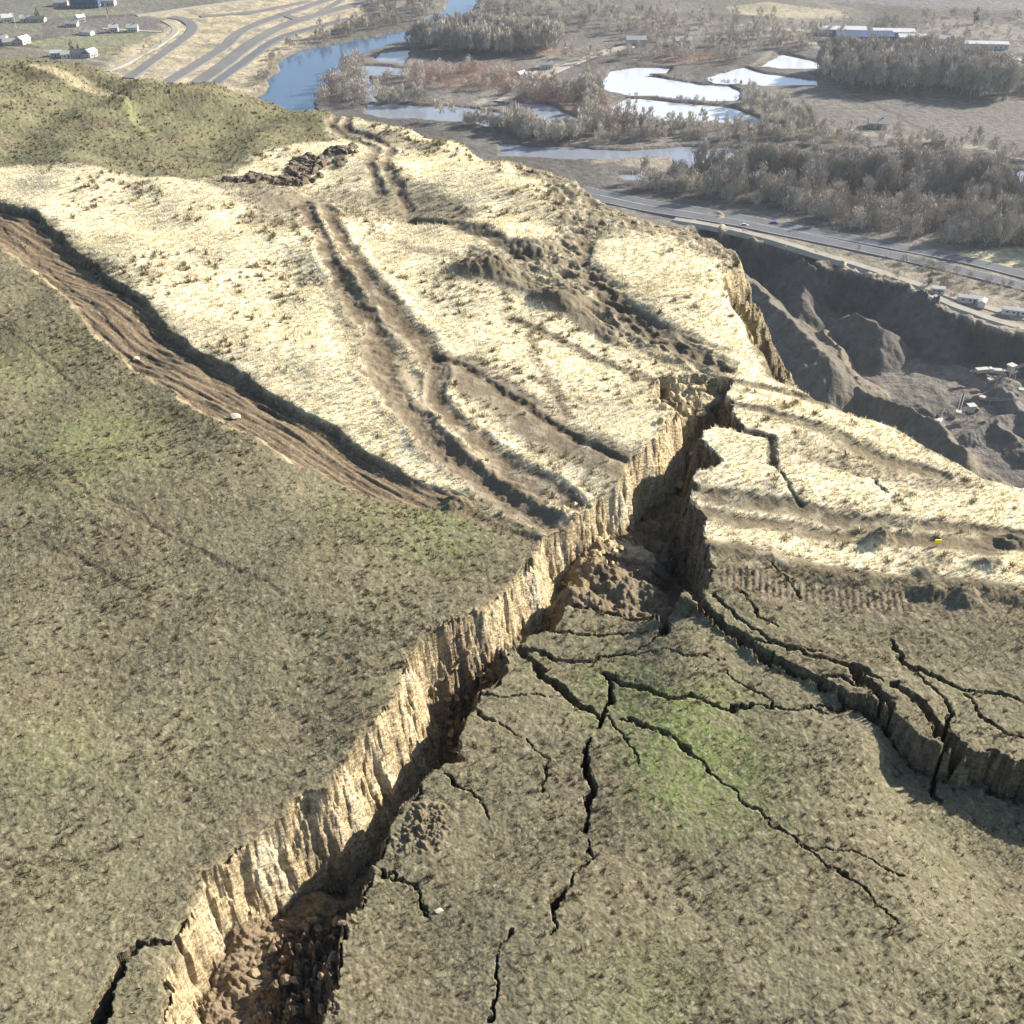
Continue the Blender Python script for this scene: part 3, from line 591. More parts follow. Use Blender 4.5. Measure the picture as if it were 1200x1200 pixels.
    # heaps of crushed rock and spurs in the pit: (spine, top height, slope, colour)
    for pts, h, sl, cc in (([(1000, 395), (1022, 412)], 15, .8, (.10, .09, .08)), ([(962, 400), (985, 440), (1010, 462)], 9, .8, (.16, .135, .10)), ([(1062, 362), (1080, 385), (1100, 400)], 20, .8, (.095, .087, .078)),
                           ([(1105, 372), (1128, 398)], 15, .7, (.3, .265, .2)), ([(1120, 438), (1180, 462)], 4, .6, (.2, .18, .15)), ([(1150, 405), (1210, 420)], 5, .5, (.2, .175, .14)), ([(1170, 470), (1210, 520)], 5, .7, (.14, .13, .12)), ([(1085, 490), (1075, 485)], 5, .7, (.10, .09, .085)),  # first spine: sunlit flank of the big heap, painted as a paler colour
                           ([(1165, 505), (1200, 545)], 4, .7, (.12, .105, .09)), ([(1130, 515), (1185, 500)], 4, .6, (.13, .12, .105)), ([(900, 300), (945, 345)], 19, .9, (.085, .078, .07)), ([(930, 340), (940, 372)], 12, .9, (.095, .085, .075)), ([(1000, 480), (1060, 505), (1120, 560)], 14, .9, (.135, .115, .085)), ([(860, 360), (905, 410), (960, 470)], 24, .8, (.125, .11, .088))):
        P = WL(pts, VAL - 16); d = pdist(X + fbm(X, Y, 14, 3, 481) * 2.5, Y + fbm(X, Y, 14, 3, 483) * 2.5, P, 60)
        hz = fz + h - d * sl - np.abs(fbm(X * 2, Y, 7, 4, 485)) * .7
        m = (hz > zz) & (q > 0); zz = np.where(m, hz, zz); Cq = np.where(m[..., None], mixc(Cq, cc, np.ones_like(X) * .9), Cq)
    # light berm along the rim
    bm_ = np.exp(-((q + 3.0) / 2.2) ** 2) * (.6 + .6 * fbm(X, Y, 10, 3, 491)); zz = zz + bm_ * 2.0; C = mixc(C, (.36, .31, .22), bm_ * .9)
    C = C * (1 - ins[..., None]) + Cq * ins[..., None]
    z = zz
    # fine brush texture
    sp = fbm(X, Y, 5, 3, 495, .7); C = C * np.clip(1 - .28 * sp, .5, 1.5)[..., None]
    return z, np.clip(C, .01, .9)
us2 = np.concatenate([np.linspace(-900, -40, 90, endpoint=False), np.arange(-40, 1240, 1.6), np.linspace(1240, 2100, 90)])
vs2 = np.concatenate([np.linspace(-296, -30, 60, endpoint=False), np.arange(-30, 600, 1.1), np.linspace(600, 2400, 60)])
U2, V2 = np.meshgrid(us2, vs2)
T2 = (VAL - CAMZ) / (-SP + (600 - V2) / 1317 * CP); VX = (U2 - 600) / 1317 * T2; VY = T2 * (CP + (600 - V2) / 1317 * SP)
VZ, VC = valley_height(VX.ravel(), VY.ravel())
m_val = mat_attr('valley_ground', .97, ((.25, .5, 2.0), (1.0, .4, .6)), .25, .35)
o = fast_mesh('valley_floor', np.stack([VX.ravel(), VY.ravel(), VZ], 1), grid_faces(*VX.shape), VC, True, m_val); tag(o, kind='structure')
VYr = VY[:, 0]; VZg = VZ.reshape(VX.shape)
def val_z(x, y):
    i = np.clip(np.searchsorted(-VYr, -y), 1, len(VYr) - 1) if VYr[0] > VYr[-1] else 0
    j = np.clip(np.searchsorted(VX[i], x), 1, VX.shape[1] - 1)
    return float(max(VZg[i, j], VZg[i - 1, j], VZg[i, j - 1], VZg[i - 1, j - 1]))

# water
def water_mat(name, col, rough, spec):
    m = bpy.data.materials.new(name); m.use_nodes = True; t = m.node_tree; b = t.nodes['Principled BSDF']
    b.inputs['Base Color'].default_value = (*col, 1); b.inputs['Roughness'].default_value = rough; b.inputs['IOR'].default_value = 1.33; b.inputs['Specular IOR Level'].default_value = spec
    g = t.nodes.new('ShaderNodeNewGeometry'); n = t.nodes.new('ShaderNodeTexNoise'); n.inputs['Scale'].default_value = .25; n.inputs['Detail'].default_value = 4
    bp = t.nodes.new('ShaderNodeBump'); bp.inputs['Strength'].default_value = .05; bp.inputs['Distance'].default_value = .3
    t.links.new(g.outputs['Position'], n.inputs['Vector']); t.links.new(n.outputs['Fac'], bp.inputs['Height']); t.links.new(bp.outputs[0], b.inputs['Normal'])
    return m
m_riv = water_mat('river_water', (.055, .10, .17), .12, .7)
m_pond_glare = water_mat('pond_water', (.50, .53, .58), .10, 1.0)  # pale base colour stands in for bright sky reflected in the ponds
m_crk = water_mat('side_channel_water', (.20, .22, .26), .10, .8)
def sheet(name, px, m, z, grow=4.0):
    P = WL(px, VAL); cx = sum(p[0] for p in P) / len(P); cy = sum(p[1] for p in P) / len(P)
    ar = sum(P[i][0] * P[(i + 1) % len(P)][1] - P[(i + 1) % len(P)][0] * P[i][1] for i in range(len(P)))
    Q = []
    n = len(P)
    for i in range(n):
        a = Vector(P[i - 1]); b = Vector(P[i]); c_ = Vector(P[(i + 1) % n]); e = (b - a).normalized() + (c_ - b).normalized()
        nn = Vector((e.y, -e.x)).normalized() * (1 if ar > 0 else -1); q = b + nn * grow; Q.append((q.x, q.y, z))
    bm = bmesh.new(); f = bm.faces.new([bm.verts.new(q) for q in Q]); bmesh.ops.triangulate(bm, faces=[f]); bmesh.ops.recalc_face_normals(bm, faces=bm.faces[:])
    for f in bm.faces:
        if f.normal.z < 0: f.normal_flip()
    me = bpy.data.meshes.new(name); bm.to_mesh(me); bm.free(); me.materials.append(m)
    o = bpy.data.objects.new(name, me); COL.objects.link(o); tag(o, kind='structure'); return o
wz = VAL - 1.25
sheet('river', RIVER, m_riv, wz)
for i, p in enumerate(CHAN): sheet('side_channel', p, m_crk, wz - .01 * (i + 1), 3)
for i, p in enumerate(PONDS): sheet('pond', p, m_pond_glare, wz - .05 - .01 * i, 1.5)
for i, p in enumerate(CREEK): sheet('river_branch', p, m_crk, wz - .1 - .01 * i, 3)

# roads
def ribbon(name, px, w, m, lift=.5, z0=VAL, pieces=None):
    P = [Vector(W(*p, z0)) for p in px]; pts = []
    for i in range(len(P) - 1):                                   # Catmull-Rom through the traced points
        a = P[max(i - 1, 0)]; b = P[i]; c_ = P[i + 1]; d = P[min(i + 2, len(P) - 1)]; n = max(4, int((c_ - b).length / 6))
        for k in range(n):
            t = k / n; pts.append(.5 * ((2 * b) + (c_ - a) * t + (2 * a - 5 * b + 4 * c_ - d) * t * t + (3 * b - a - 3 * c_ + d) * t ** 3))
    pts.append(P[-1]); n = len(pts); V = []
    for i, p in enumerate(pts):
        d = (pts[min(i + 1, n - 1)] - pts[max(i - 1, 0)]).normalized(); s = Vector((d.y, -d.x))
        zc = max(val_z(p.x, p.y), val_z(p.x + s.x * w / 2, p.y + s.y * w / 2), val_z(p.x - s.x * w / 2, p.y - s.y * w / 2)) if z0 == VAL else z0
        V.append((p, s, zc))
    zs = np.array([v[2] for v in V]); zs = np.convolve(np.pad(zs, 4, 'edge'), np.ones(9) / 9, 'valid')
    out = []
    for (p, s, _), zc in zip(V, zs):
        for a, dz in ((-w / 2 - 2.5, -1.6), (-w / 2, 0), (w / 2, 0), (w / 2 + 2.5, -1.6)): q = p + s * a; out.append((q.x, q.y, zc + lift + dz))
    o = fast_mesh(name, np.array(out), grid_faces(n, 4), None, False, m); tag(o, kind='structure')
    return V, zs
asph = mat('asphalt_bluegrey', (.115, .12, .13), .95, .12, .1); gravel = mat('pale_gravel', (.30, .275, .23), .95, .15, .2); dirtm = mat('packed_earth', (.34, .28, .19), .95, .2, .1)
paint = mat('road_paint', (.75, .75, .72), .7, .05, 1)
def lines(V, zs, w, offs, lift=.56):
    for off in offs:
        out = []
        for (p, s, _), zc in zip(V, zs):
            for a in (off - .07, off + .07): q = p + s * a; out.append((q.x, q.y, zc + lift))
        o = fast_mesh('lane_line', np.array(out), grid_faces(len(V), 2), None, False, paint); tag(o, kind='structure')
for px in ([(680, 222), (760, 239), (830, 250), (900, 263), (970, 275), (1050, 290), (1130, 305), (1200, 322), (1400, 372)], [(680, 228), (770, 248), (840, 259), (910, 272), (1000, 290), (1100, 312), (1200, 336), (1400, 390)]):
    V, zs = ribbon('highway', px, 9.5, asph); lines(V, zs, 9.5, (-4.2, 4.2))
ribbon('frontage_road', [(790, 258), (860, 272), (930, 291), (1000, 311), (1060, 329), (1120, 350), (1200, 374), (1400, 430)], 4.5, gravel)
ribbon('quarry_road', [(1092, 350), (1130, 366), (1200, 388), (1400, 445)], 4.5, gravel)
far_r = mat('new_asphalt', (.15, .145, .14), .85, .12, .05)
for px, w_, m in (([(150, 92), (178, 72), (205, 53), (225, 36), (218, 24), (200, 20)], 9, far_r), ([(195, 98), (230, 76), (262, 56), (285, 36), (330, 18), (400, -6)], 10, far_r), ([(225, 102), (262, 76), (300, 48), (345, 26), (420, 4), (440, -6)], 12, far_r),
                  ([(250, 100), (290, 70), (325, 46), (370, 32), (410, 22)], 8, asph), ([(125, 84), (165, 64), (205, 38), (192, 24)], 5, gravel), ([(160, 19), (230, 9), (300, 0)], 6, gravel), ([(330, 16), (355, 24), (380, 12), (400, 0)], 7, far_r), ([(235, 20), (300, 14), (360, 2)], 7, far_r), ([(120, 34), (170, 37), (190, 38)], 4, gravel)):
    ribbon('valley_road', px, w_, m)
ribbon('gravel_causeway', [(585, 120), (640, 88), (700, 64), (740, 54)], 7, gravel, lift=.8)

# ================================================================== TREES
def tree_mesh_arrays(h, rad, n, seed, up=.75, low=.18):
    r = np.random.default_rng(seed)
    lim = 5 + seed % 4; base = []; 
    # clumps around limb ends
    cl = []
    for k in range(lim * 3):
        a = r.uniform(0, 2 * np.pi); zz = r.uniform(low + .12, .92); rr = rad * math.sin(math.pi * min(.97, (zz - low) / (1 - low) * .85 + .12)) * r.uniform(.25, .9)
        cl.append((rr * math.cos(a), rr * math.sin(a), zz * h, r.uniform(.16, .3) * rad * 1.5))
    cl = np.array(cl); i = r.integers(0, len(cl), n); c0 = cl[i]
    P = c0[:, :3] + r.normal(0, 1, (n, 3)) * c0[:, 3:4] * np.array([.5, .5, .75])
    P[:, 2] = np.clip(P[:, 2], low * h, h * 1.02)
    d = P * np.array([1, 1, 0]) / rad * .7 + r.normal(0, .35, (n, 3)); d[:, 2] = up + r.uniform(0, .5, n); d /= np.linalg.norm(d, axis=1)[:, None]
    L = h * r.uniform(.05, .11, n); s = np.cross(d, r.normal(0, 1, (n, 3))); s /= np.linalg.norm(s, axis=1)[:, None]
    wd = L * r.uniform(.07, .16, n)
    V = np.stack([P - s * wd[:, None], P + s * wd[:, None], P + d * L[:, None]], 1).reshape(-1, 3)
    return V, cl
def trunk_arrays(h, cl, seed, r0):
    V = []; Fc = []
    def seg(a, b, ra, rb, n=5):
        a = np.array(a); b = np.array(b); d = b - a; d = d / np.linalg.norm(d); s = np.cross(d, [0.3, .9, .1]); s /= np.linalg.norm(s); t = np.cross(d, s); i0 = len(V)
        for (p, q) in ((a, ra), (b, rb)):
            for k in range(n): an = 2 * np.pi * k / n; V.append(p + (s * math.cos(an) + t * math.sin(an)) * q)
        for k in range(n): Fc.append((i0 + k, i0 + (k + 1) % n, i0 + n + (k + 1) % n, i0 + n + k))
    zs = [0, .3, .6, .9]; off = np.array([[0, 0], [.01, .02], [-.015, .01], [.02, -.01]]) * h
    for k in range(3): seg((off[k][0], off[k][1], zs[k] * h), (off[k + 1][0], off[k + 1][1], zs[k + 1] * h), r0 * (1 - .28 * k), r0 * (1 - .28 * (k + 1)))
    for c_ in cl[:12]:
        zb = c_[2] * .55; seg((0, 0, zb), c_[:3], r0 * .45, r0 * .12, 4)
    return np.array(V), np.array(Fc)
bark = mat('bark_grey', (.19, .165, .14), .95, .25, 1.5)
TW = {'grey': mat('bare_twigs_grey', (.34, .305, .27), .9, .2, .12), 'pale': mat('bare_twigs_pale', (.50, .455, .39), .9, .2, .12), 'red': mat('bare_twigs_russet', (.31, .205, .17), .9, .2, .12), 'brown': mat('bare_twigs_brown', (.29, .25, .215), .9, .2, .12),
      'ever': mat('evergreen_needles', (.035, .05, .03), .9, .2, .5)}
KIND = {'cottonwood': (20, 5.2, 820, 'grey', .9, .16, .4), 'pale_cottonwood': (18, 4.2, 640, 'pale', 1.1, .16, .34), 'bushy_tree': (9.5, 4.4, 700, 'pale', .7, .06, .25), 'brown_tree': (10.5, 4.6, 720, 'brown', .7, .08, .28), 'willow_shrub': (6, 4.6, 480, 'red', .7, .04, .16), 'evergreen_tree': (12, 2.8, 900, 'ever', .1, .05, .25)}
LBL = {'cottonwood': 'tall bare grey cottonwood in the wood beside the river', 'pale_cottonwood': 'tall pale upright bare poplar in the riverside wood', 'bushy_tree': 'pale bushy bare tree growing along the far side of the highway', 'brown_tree': 'brown bare tree in the thicket beyond the highway', 'willow_shrub': 'russet willow shrub on the wet flats', 'evergreen_tree': 'dark evergreen tree in the valley'}
PROTO = {}
for kn, (h, rad, n, tw, up, low, r0) in KIND.items():
    for s_ in range(3):
        V, cl = tree_mesh_arrays(h, rad, n, 31 * s_ + len(kn), up, low)
        if kn == 'evergreen_tree':
            r_ = np.sqrt(np.clip(1 - V[:, 2] / (h * 1.1), .03, 1)); V[:, 0] *= r_; V[:, 1] *= r_
        PROTO[kn, s_] = (V, cl, trunk_arrays(h, cl, s_, r0), tw)
MESH = {}
def tree_thing(kn, s_, x, y, z, sc, rz, label=None, group=None, cat='tree'):
    key = (kn, s_)
    root = bpy.data.objects.new('tree' if cat == 'tree' else 'shrub', None); COL.objects.link(root)
    if kn == 'evergreen_tree': root.name = 'evergreen_tree'
    root.location = (x, y, z - .1); root.scale = (sc * random.uniform(.85, 1.15),) * 2 + (sc,); root.rotation_euler = (0, 0, rz)
    if key not in MESH:
        V, cl, (TV, TF), tw = PROTO[key]
        a = fast_mesh('crown', V, np.arange(len(V)).reshape(-1, 3), None, False, TW[tw]); b = fast_mesh('trunk', TV, TF, None, True, bark)
        MESH[key] = (a.data, b.data)
    else:
        a = bpy.data.objects.new('crown', MESH[key][0]); b = bpy.data.objects.new('trunk', MESH[key][1]); COL.objects.link(a); COL.objects.link(b)
    a.parent = root; b.parent = root
    tag(root, label or LBL[kn], cat, group)
# woods traced in the photo: (outline, count, [(kind, weight)], scale range)
WOODS = [
    ([(820, 232), (900, 245), (1000, 268), (1090, 284), (1200, 296), (1300, 310), (1300, 270), (1200, 258), (1050, 245), (900, 222), (790, 215), (740, 222)], 460, [('bushy_tree', 5), ('brown_tree', 4), ('cottonwood', 1)], (.7, 1.25)),
    ([(740, 214), (800, 212), (900, 215), (1050, 232), (1200, 250), (1300, 255), (1300, 222), (1200, 222), (1000, 210), (860, 206), (780, 210)], 420, [('brown_tree', 5), ('cottonwood', 2), ('bushy_tree', 1)], (.7, 1.15)),
    ([(860, 208), (1000, 210), (1200, 224), (1300, 230), (1300, 240), (1000, 222), (860, 212)], 120, [('cottonwood', 3), ('pale_cottonwood', 4)], (.8, 1.1)),
    ([(830, 168), (1000, 180), (1300, 196), (1300, 186), (1080, 166), (900, 152), (820, 158)], 120, [('pale_cottonwood', 3), ('brown_tree', 2), ('bushy_tree', 2)], (.5, .9)),
    ([(690, 142), (770, 142), (860, 146), (930, 152), (900, 166), (800, 164), (700, 168), (640, 160)], 210, [('pale_cottonwood', 2), ('brown_tree', 4), ('bushy_tree', 2)], (.35, .65)),
    ([(590, 152), (690, 165), (660, 170), (580, 164)], 45, [('pale_cottonwood', 2), ('brown_tree', 2)], (.5, .8)),
    ([(865, 112), (900, 128), (960, 146), (1000, 152), (950, 152), (890, 140), (860, 126)], 70, [('pale_cottonwood', 3), ('bushy_tree', 2)], (.5, .85)),
    ([(960, 96), (990, 106), (1080, 112), (1180, 120), (1190, 108), (1150, 92), (1100, 78), (1000, 76), (965, 84)], 330, [('cottonwood', 6), ('pale_cottonwood', 1)], (.95, 1.3)),
    ([(1190, 108), (1300, 112), (1300, 82), (1190, 80)], 50, [('cottonwood', 3), ('pale_cottonwood', 1)], (.7, 1.0)),
    ([(480, 58), (560, 66), (650, 66), (660, 50), (600, 44), (500, 46)], 240, [('cottonwood', 1), ('pale_cottonwood', 2)], (.8, 1.15)),
    ([(375, 122), (440, 125), (450, 100), (420, 88), (440, 78), (420, 70), (398, 84), (380, 100)], 95, [('bushy_tree', 3), ('willow_shrub', 2), ('brown_tree', 2)], (.7, 1.2)),
    ([(445, 98), (560, 108), (640, 118), (650, 92), (560, 82), (480, 84), (450, 90)], 230, [('willow_shrub', 6), ('bushy_tree', 1)], (.7, 1.2)),
    ([(600, 118), (640, 150), (760, 164), (770, 146), (715, 140), (700, 112), (660, 104)], 230, [('willow_shrub', 5), ('brown_tree', 1), ('pale_cottonwood', .6)], (.7, 1.1)),
    ([(440, 128), (600, 158), (640, 168), (640, 152), (560, 126), (450, 114)], 180, [('pale_cottonwood', 1), ('bushy_tree', 2), ('brown_tree', 2)], (.5, .85)),
    ([(330, 62), (420, 40), (500, 24), (510, 14), (430, 26), (390, 36), (340, 50)], 80, [('brown_tree', 3), ('pale_cottonwood', 1)], (.5, .85)),
    ([(305, 112), (318, 84), (330, 68), (322, 62), (306, 84), (296, 110)], 24, [('brown_tree', 2)], (.4, .6)),
    ([(560, 20), (700, 40), (860, 62), (960, 62), (1000, 40), (860, 24), (700, 8), (560, 2)], 380, [('brown_tree', 3), ('bushy_tree', 2), ('pale_cottonwood', 1), ('willow_shrub', 1)], (.5, .9)),
    ([(420, 20), (500, 20), (520, 0), (430, -8)], 60, [('brown_tree', 2), ('cottonwood', 1)], (.5, .8)),
    ([(1000, 40), (1200, 62), (1300, 70), (1300, 20), (1100, 16), (960, 22)], 120, [('brown_tree', 3), ('bushy_tree', 2)], (.4, .8)),
    ([(650, 80), (700, 74), (860, 76), (880, 66), (760, 60), (660, 66)], 90, [('willow_shrub', 2), ('pale_cottonwood', 1), ('brown_tree', 1)], (.5, .8)),
    ([(960, 290), (1040, 305), (1120, 330), (1200, 350), (1260, 360), (1260, 350), (1200, 340), (1060, 300)], 60, [('bushy_tree', 2), ('brown_tree', 2)], (.25, .5)),
    ([(1020, 322), (1090, 340), (1200, 368), (1200, 362), (1090, 334)], 12, [('brown_tree', 1)], (.3, .5)),
    ([(735, 112), (860, 120), (868, 124), (740, 117)], 34, [('brown_tree', 2), ('willow_shrub', 1)], (.2, .38)), ([(790, 92), (880, 99), (880, 101), (790, 94)], 22, [('brown_tree', 1)], (.2, .35)),
    ([(640, 100), (712, 92), (722, 112), (700, 122), (650, 118)], 45, [('bushy_tree', 2), ('pale_cottonwood', 1)], (.5, .9)),
    ([(110, 60), (190, 50), (180, 64), (120, 68)], 22, [('brown_tree', 1)], (.2, .4)),
]
items = []
for pts, n, kinds, (s0, s1) in WOODS:
    P = WL(pts, VAL); A_ = np.array(P); x0, y0 = A_.min(0); x1, y1 = A_.max(0); got = 0; tries = 0
    kk = [k for k, _ in kinds]; ww = np.array([w_ for _, w_ in kinds], float); ww /= ww.sum()
    while got < n and tries < 60:
        tries += 1
        X = rng.uniform(x0, x1, 400); Y = rng.uniform(y0, y1, 400); m = inpoly(X, Y, P)
        for p in WETP: m &= ~inpoly(X, Y, p)
        m &= (pn(X, Y, 22, 5) > -.35)
        for x, y in zip(X[m], Y[m]):
            if got >= n: break
            items.append((kk[rng.choice(len(kk), p=ww)], int(rng.integers(0, 3)), float(x), float(y), float(rng.uniform(s0, s1)))); got += 1
items.sort(key=lambda t: -KIND[t[0]][0] * t[4] / math.hypot(t[2], t[3] + 1))
def in_view(x, y, z=VAL):
    d = y * CP - (z - CAMZ) * SP; u = 600 + 1317 * x / d; return -20 < u < 1220
one = [t for t in items if in_view(t[2], t[3])][:270]; rest = [t for t in items if t not in set(one)]
for kn, s_, x, y, sc in one:
    shrub = kn == 'willow_shrub'
    tree_thing(kn, s_, x, y, val_z(x, y), sc, random.uniform(0, 6.28), None, {'cottonwood': 'tall grey cottonwoods by the river', 'pale_cottonwood': 'pale upright poplars by the river', 'bushy_tree': 'pale bushy trees beyond the highway', 'brown_tree': 'brown bare trees beyond the highway', 'willow_shrub': 'willow shrubs on the flats'}[kn], 'shrub' if shrub else 'tree')
groups = {}
for kn, s_, x, y, sc in rest: groups.setdefault(PROTO[kn, s_][3], []).append((kn, s_, x, y, sc))
for tw, lst in groups.items():
    Vs = []
    for kn, s_, x, y, sc in lst:
        V = PROTO[kn, s_][0].reshape(-1, 3, 3); k = rng.permutation(len(V))[:int(len(V) * (.62 if y < 700 else .45))]; V = V[k] * 1.0
        ctr = V.mean(1, keepdims=True); V = ctr + (V - ctr) * (1.3 if y < 700 else 1.55)
        a = rng.uniform(0, 6.28); ca, sa = math.cos(a), math.sin(a)
        Q = np.stack([V[..., 0] * ca - V[..., 1] * sa, V[..., 0] * sa + V[..., 1] * ca, V[..., 2]], -1) * sc + np.array([x, y, val_z(x, y)]); Vs.append(Q.reshape(-1, 3))
        TV, TF = PROTO[kn, s_][2]
    Vs = np.concatenate(Vs)
    o = fast_mesh('distant_woodland', Vs, np.arange(len(Vs)).reshape(-1, 3), None, False, TW[tw])
    tag(o, {'grey': 'far grey bare woods massed along the ponds and fields', 'pale': 'far pale bare trees massed along the river channels', 'red': 'far russet willow thickets on the wet flats', 'brown': 'far brown bare brush over the valley floor'}[tw], 'woodland', kind='stuff')
for (u, v, s_, sc, lb) in ((1088, 336, 0, .75, 'dark evergreen tree beside the white trailer above the quarry'), (996, 150, 1, .5, 'dark round evergreen at the near edge of the ploughed field'), (1008, 152, 2, .35, 'smaller dark evergreen right of the round one by the ploughed field'), (1018, 152, 1, .35, 'rightmost small dark evergreen by the ploughed field'),
                           (85, 62, 0, .9, 'tall dark evergreen over the farmhouse in the left fields'), (93, 64, 1, .7, 'broad dark evergreen right of the tall one at the left farmhouse'), (746, 118, 2, .4, 'small dark evergreen on the dyke between two ponds'), (1142, 28, 0, 1.2, 'tall dark evergreen alone in the hazy fields at top right'), (126, 18, 1, .6, 'dark evergreen in the row beyond the left fields'), (45, 24, 2, .9, 'dark evergreen clump beside the far left white houses')):
    x, y = W(u, v, VAL); tree_thing('evergreen_tree', s_, x, y, val_z(x, y), sc, 1.0 * s_, lb)

# ================================================================== BUILDINGS
white = mat('white_siding', (.5, .49, .46), .7, .05, .5); roofg = mat('grey_shingle', (.30, .29, .28), .85, .15, .8); roofd = mat('dark_shingle', (.10, .10, .11), .85, .15, .8); roofw = mat('white_metal_roof', (.48, .48, .47), .7, .05, .3); glass = mat('dark_glass', (.03, .035, .045), .15, .1, 1, .6)
tanw = mat('tan_siding', (.42, .36, .28), .8, .08, .5); blue = mat('blue_cladding', (.05, .085, .17), .6, .1, .3); brownd = mat('brown_door', (.16, .10, .06), .7, .1, 1); grey = mat('grey_cladding', (.4, .41, .42), .6, .1, .3)
def house(u, v, rz, L, Wd, H, rh, wall, roof, label, name='house', group=None, cat='house', chimney=True):
    x, y = W(u, v, VAL); r = empty(name, (x, y, val_z(x, y) - .1), R(rz)); tag(r, label, cat, group)
    wmb = MB(); wmb.prism([(-Wd / 2, 0), (Wd / 2, 0), (Wd / 2, H), (0, H + rh - .1), (-Wd / 2, H)], -L / 2, L / 2).build('wall', wall, r)
    sl = rh / (Wd / 2); ov = .5
    rf = MB().prism([(-Wd / 2 - ov, H - sl * ov), (0, H + rh), (Wd / 2 + ov, H - sl * ov), (Wd / 2 + ov, H - sl * ov + .25), (0, H + rh + .28), (-Wd / 2 - ov, H - sl * ov + .25)], -L / 2 - .5, L / 2 + .5).build('roof', roof, r)
    if chimney: MB().box((L * .22, 0, H + rh + .3), (.8, .8, 1.6)).build('chimney', brownd, rf)
    MB().box((0, -Wd / 2 - .04, 1.05), (1.0, .08, 2.1)).build('door', brownd, r)
    n = max(2, int(L / 4))
    for k in range(n):
        xx = -L / 2 + L * (k + .5) / n
        if abs(xx) < 1: xx += 1.6
        f = MB().box((xx, -Wd / 2 - .05, 1.6), (1.4, .10, 1.2)).build('window', white, r); MB().box((xx, -Wd / 2 - .11, 1.6), (1.15, .03, .95)).build('pane', glass, f)
    MB().box((L / 2 + .05, 0, 1.6), (.10, 1.4, 1.2)).build('window', white, r)
    return r
H = house
H(66, 66, 10, 8, 6, 3, 1.6, white, roofw, 'small white shed left of the dark-roofed farmhouse', 'shed', cat='shed', chimney=False)
H(80, 67, 25, 11, 7, 3, 2, white, roofg, 'white farmhouse with grey roof under the tall dark evergreen')
H(95, 66, 5, 16, 9, 3.4, 2.4, tanw, roofd, 'wide farmhouse with a dark roof at the left skyline of the hill')
H(107, 66, 60, 8, 7, 4, 2.2, white, roofw, 'tall white gabled barn right of the dark-roofed farmhouse', 'barn', cat='barn', chimney=False)
H(2, 50, 0, 10, 7, 4, 2.2, white, roofw, 'white house cut by the left edge, lower row of the far fields')
H(16, 52, 15, 15, 9, 3, 2, tanw, roofg, 'grey-roofed house between two white ones at the far left')
H(28, 51, 70, 10, 7, 4, 2.2, white, roofw, 'white gabled house right of the grey-roofed one at far left')
H(9, 25, 30, 9, 7, 4, 2.5, white, roofw, 'bright white house beside the long dark shed, upper far left')
H(30, 25, 10, 8, 6, 3.5, 2, white, roofw, 'small white cottage between bright house and long dark shed')
H(43, 25, 0, 16, 8, 3, 1.6, tanw, roofd, 'long low dark shed at the upper far left', 'long_shed', cat='shed', chimney=False)
H(95, 26, 40, 7, 6, 4.5, 2, white, roofw, 'white tower-like house in the middle of the far left fields')
H(85, 31, 0, 10, 7, 3, 1.8, tanw, roofg, 'low tan house just below the tower-like white one')
H(102, 40, 160, 12, 6, 2.8, 1.4, white, roofw, 'long white house at the upper edge of the pale green field')
H(134, 37, 10, 7, 6, 4, 2, white, roofw, 'left one of two white houses by the pale green field')
H(156, 37, 5, 9, 6, 4, 2, white, roofw, 'right one of two white houses by the pale green field')
H(102, 8, 0, 26, 13, 7, 2, blue, blue, 'large blue warehouse with blue roof at the top left', 'warehouse', cat='warehouse', chimney=False)
H(72, 7, 0, 12, 8, 3.5, 2, tanw, roofg, 'low tan farm building left of the blue warehouse', 'farm_building', cat='farm building', chimney=False)
H(128, 6, 0, 12, 8, 4.5, 2, grey, roofg, 'grey shed right of the blue warehouse', 'shed', cat='shed', chimney=False)
H(1010, 50, 0, 46, 20, 7, 2.5, blue, blue, 'large blue industrial hall beyond the grove at upper right', 'industrial_hall', cat='industrial hall', chimney=False)
H(985, 40, -4, 40, 14, 5, 1.5, white, roofw, 'long white-roofed shed behind the blue hall', 'long_shed', cat='shed', chimney=False)
H(1045, 44, -4, 34, 14, 6, 1.5, white, roofw, 'white-roofed warehouse right of the blue hall', 'warehouse', cat='warehouse', chimney=False)
H(1070, 49, -4, 26, 12, 5, 1.5, white, roofw, 'second white-roofed warehouse right of the blue hall', 'warehouse', cat='warehouse', chimney=False)
H(1108, 50, 5, 14, 9, 4, 2, tanw, roofg, 'grey-roofed house near the dark lone evergreen, upper right')
H(1150, 56, -5, 40, 10, 4, 1.2, white, roofw, 'long low white building at the far right', 'long_shed', cat='shed', chimney=False)
H(1080, 60, 10, 12, 8, 4, 2, white, roofg, 'white house below the second white warehouse')
H(800, 52, 10, 14, 9, 4, 2, white, roofg, 'white house at the end of the gravel works beyond the ponds')
H(745, 52, 0, 16, 10, 5, 2, grey, roofg, 'grey works building beside the far gravel heaps', 'works_building', cat='building', chimney=False)
H(1028, 148, -8, 12, 8, 3.5, 2, tanw, roofg, 'tan farmhouse beside the dark evergreens by the ploughed field')
H(1100, 168, -8, 7, 6, 3, 1.6, white, roofg, 'tiny white cabin at the corner of the ploughed field')
H(622, 92, 20, 9, 6, 3.5, 1.8, white, roofw, 'white riverside house below the gravel causeway, right one')
H(610, 90, 50, 7, 5, 3, 1.6, white, roofw, 'white riverside house below the gravel causeway, left one')
H(640, 80, 0, 10, 7, 3.5, 1.8, white, roofg, 'white house at the foot of the gravel causeway')

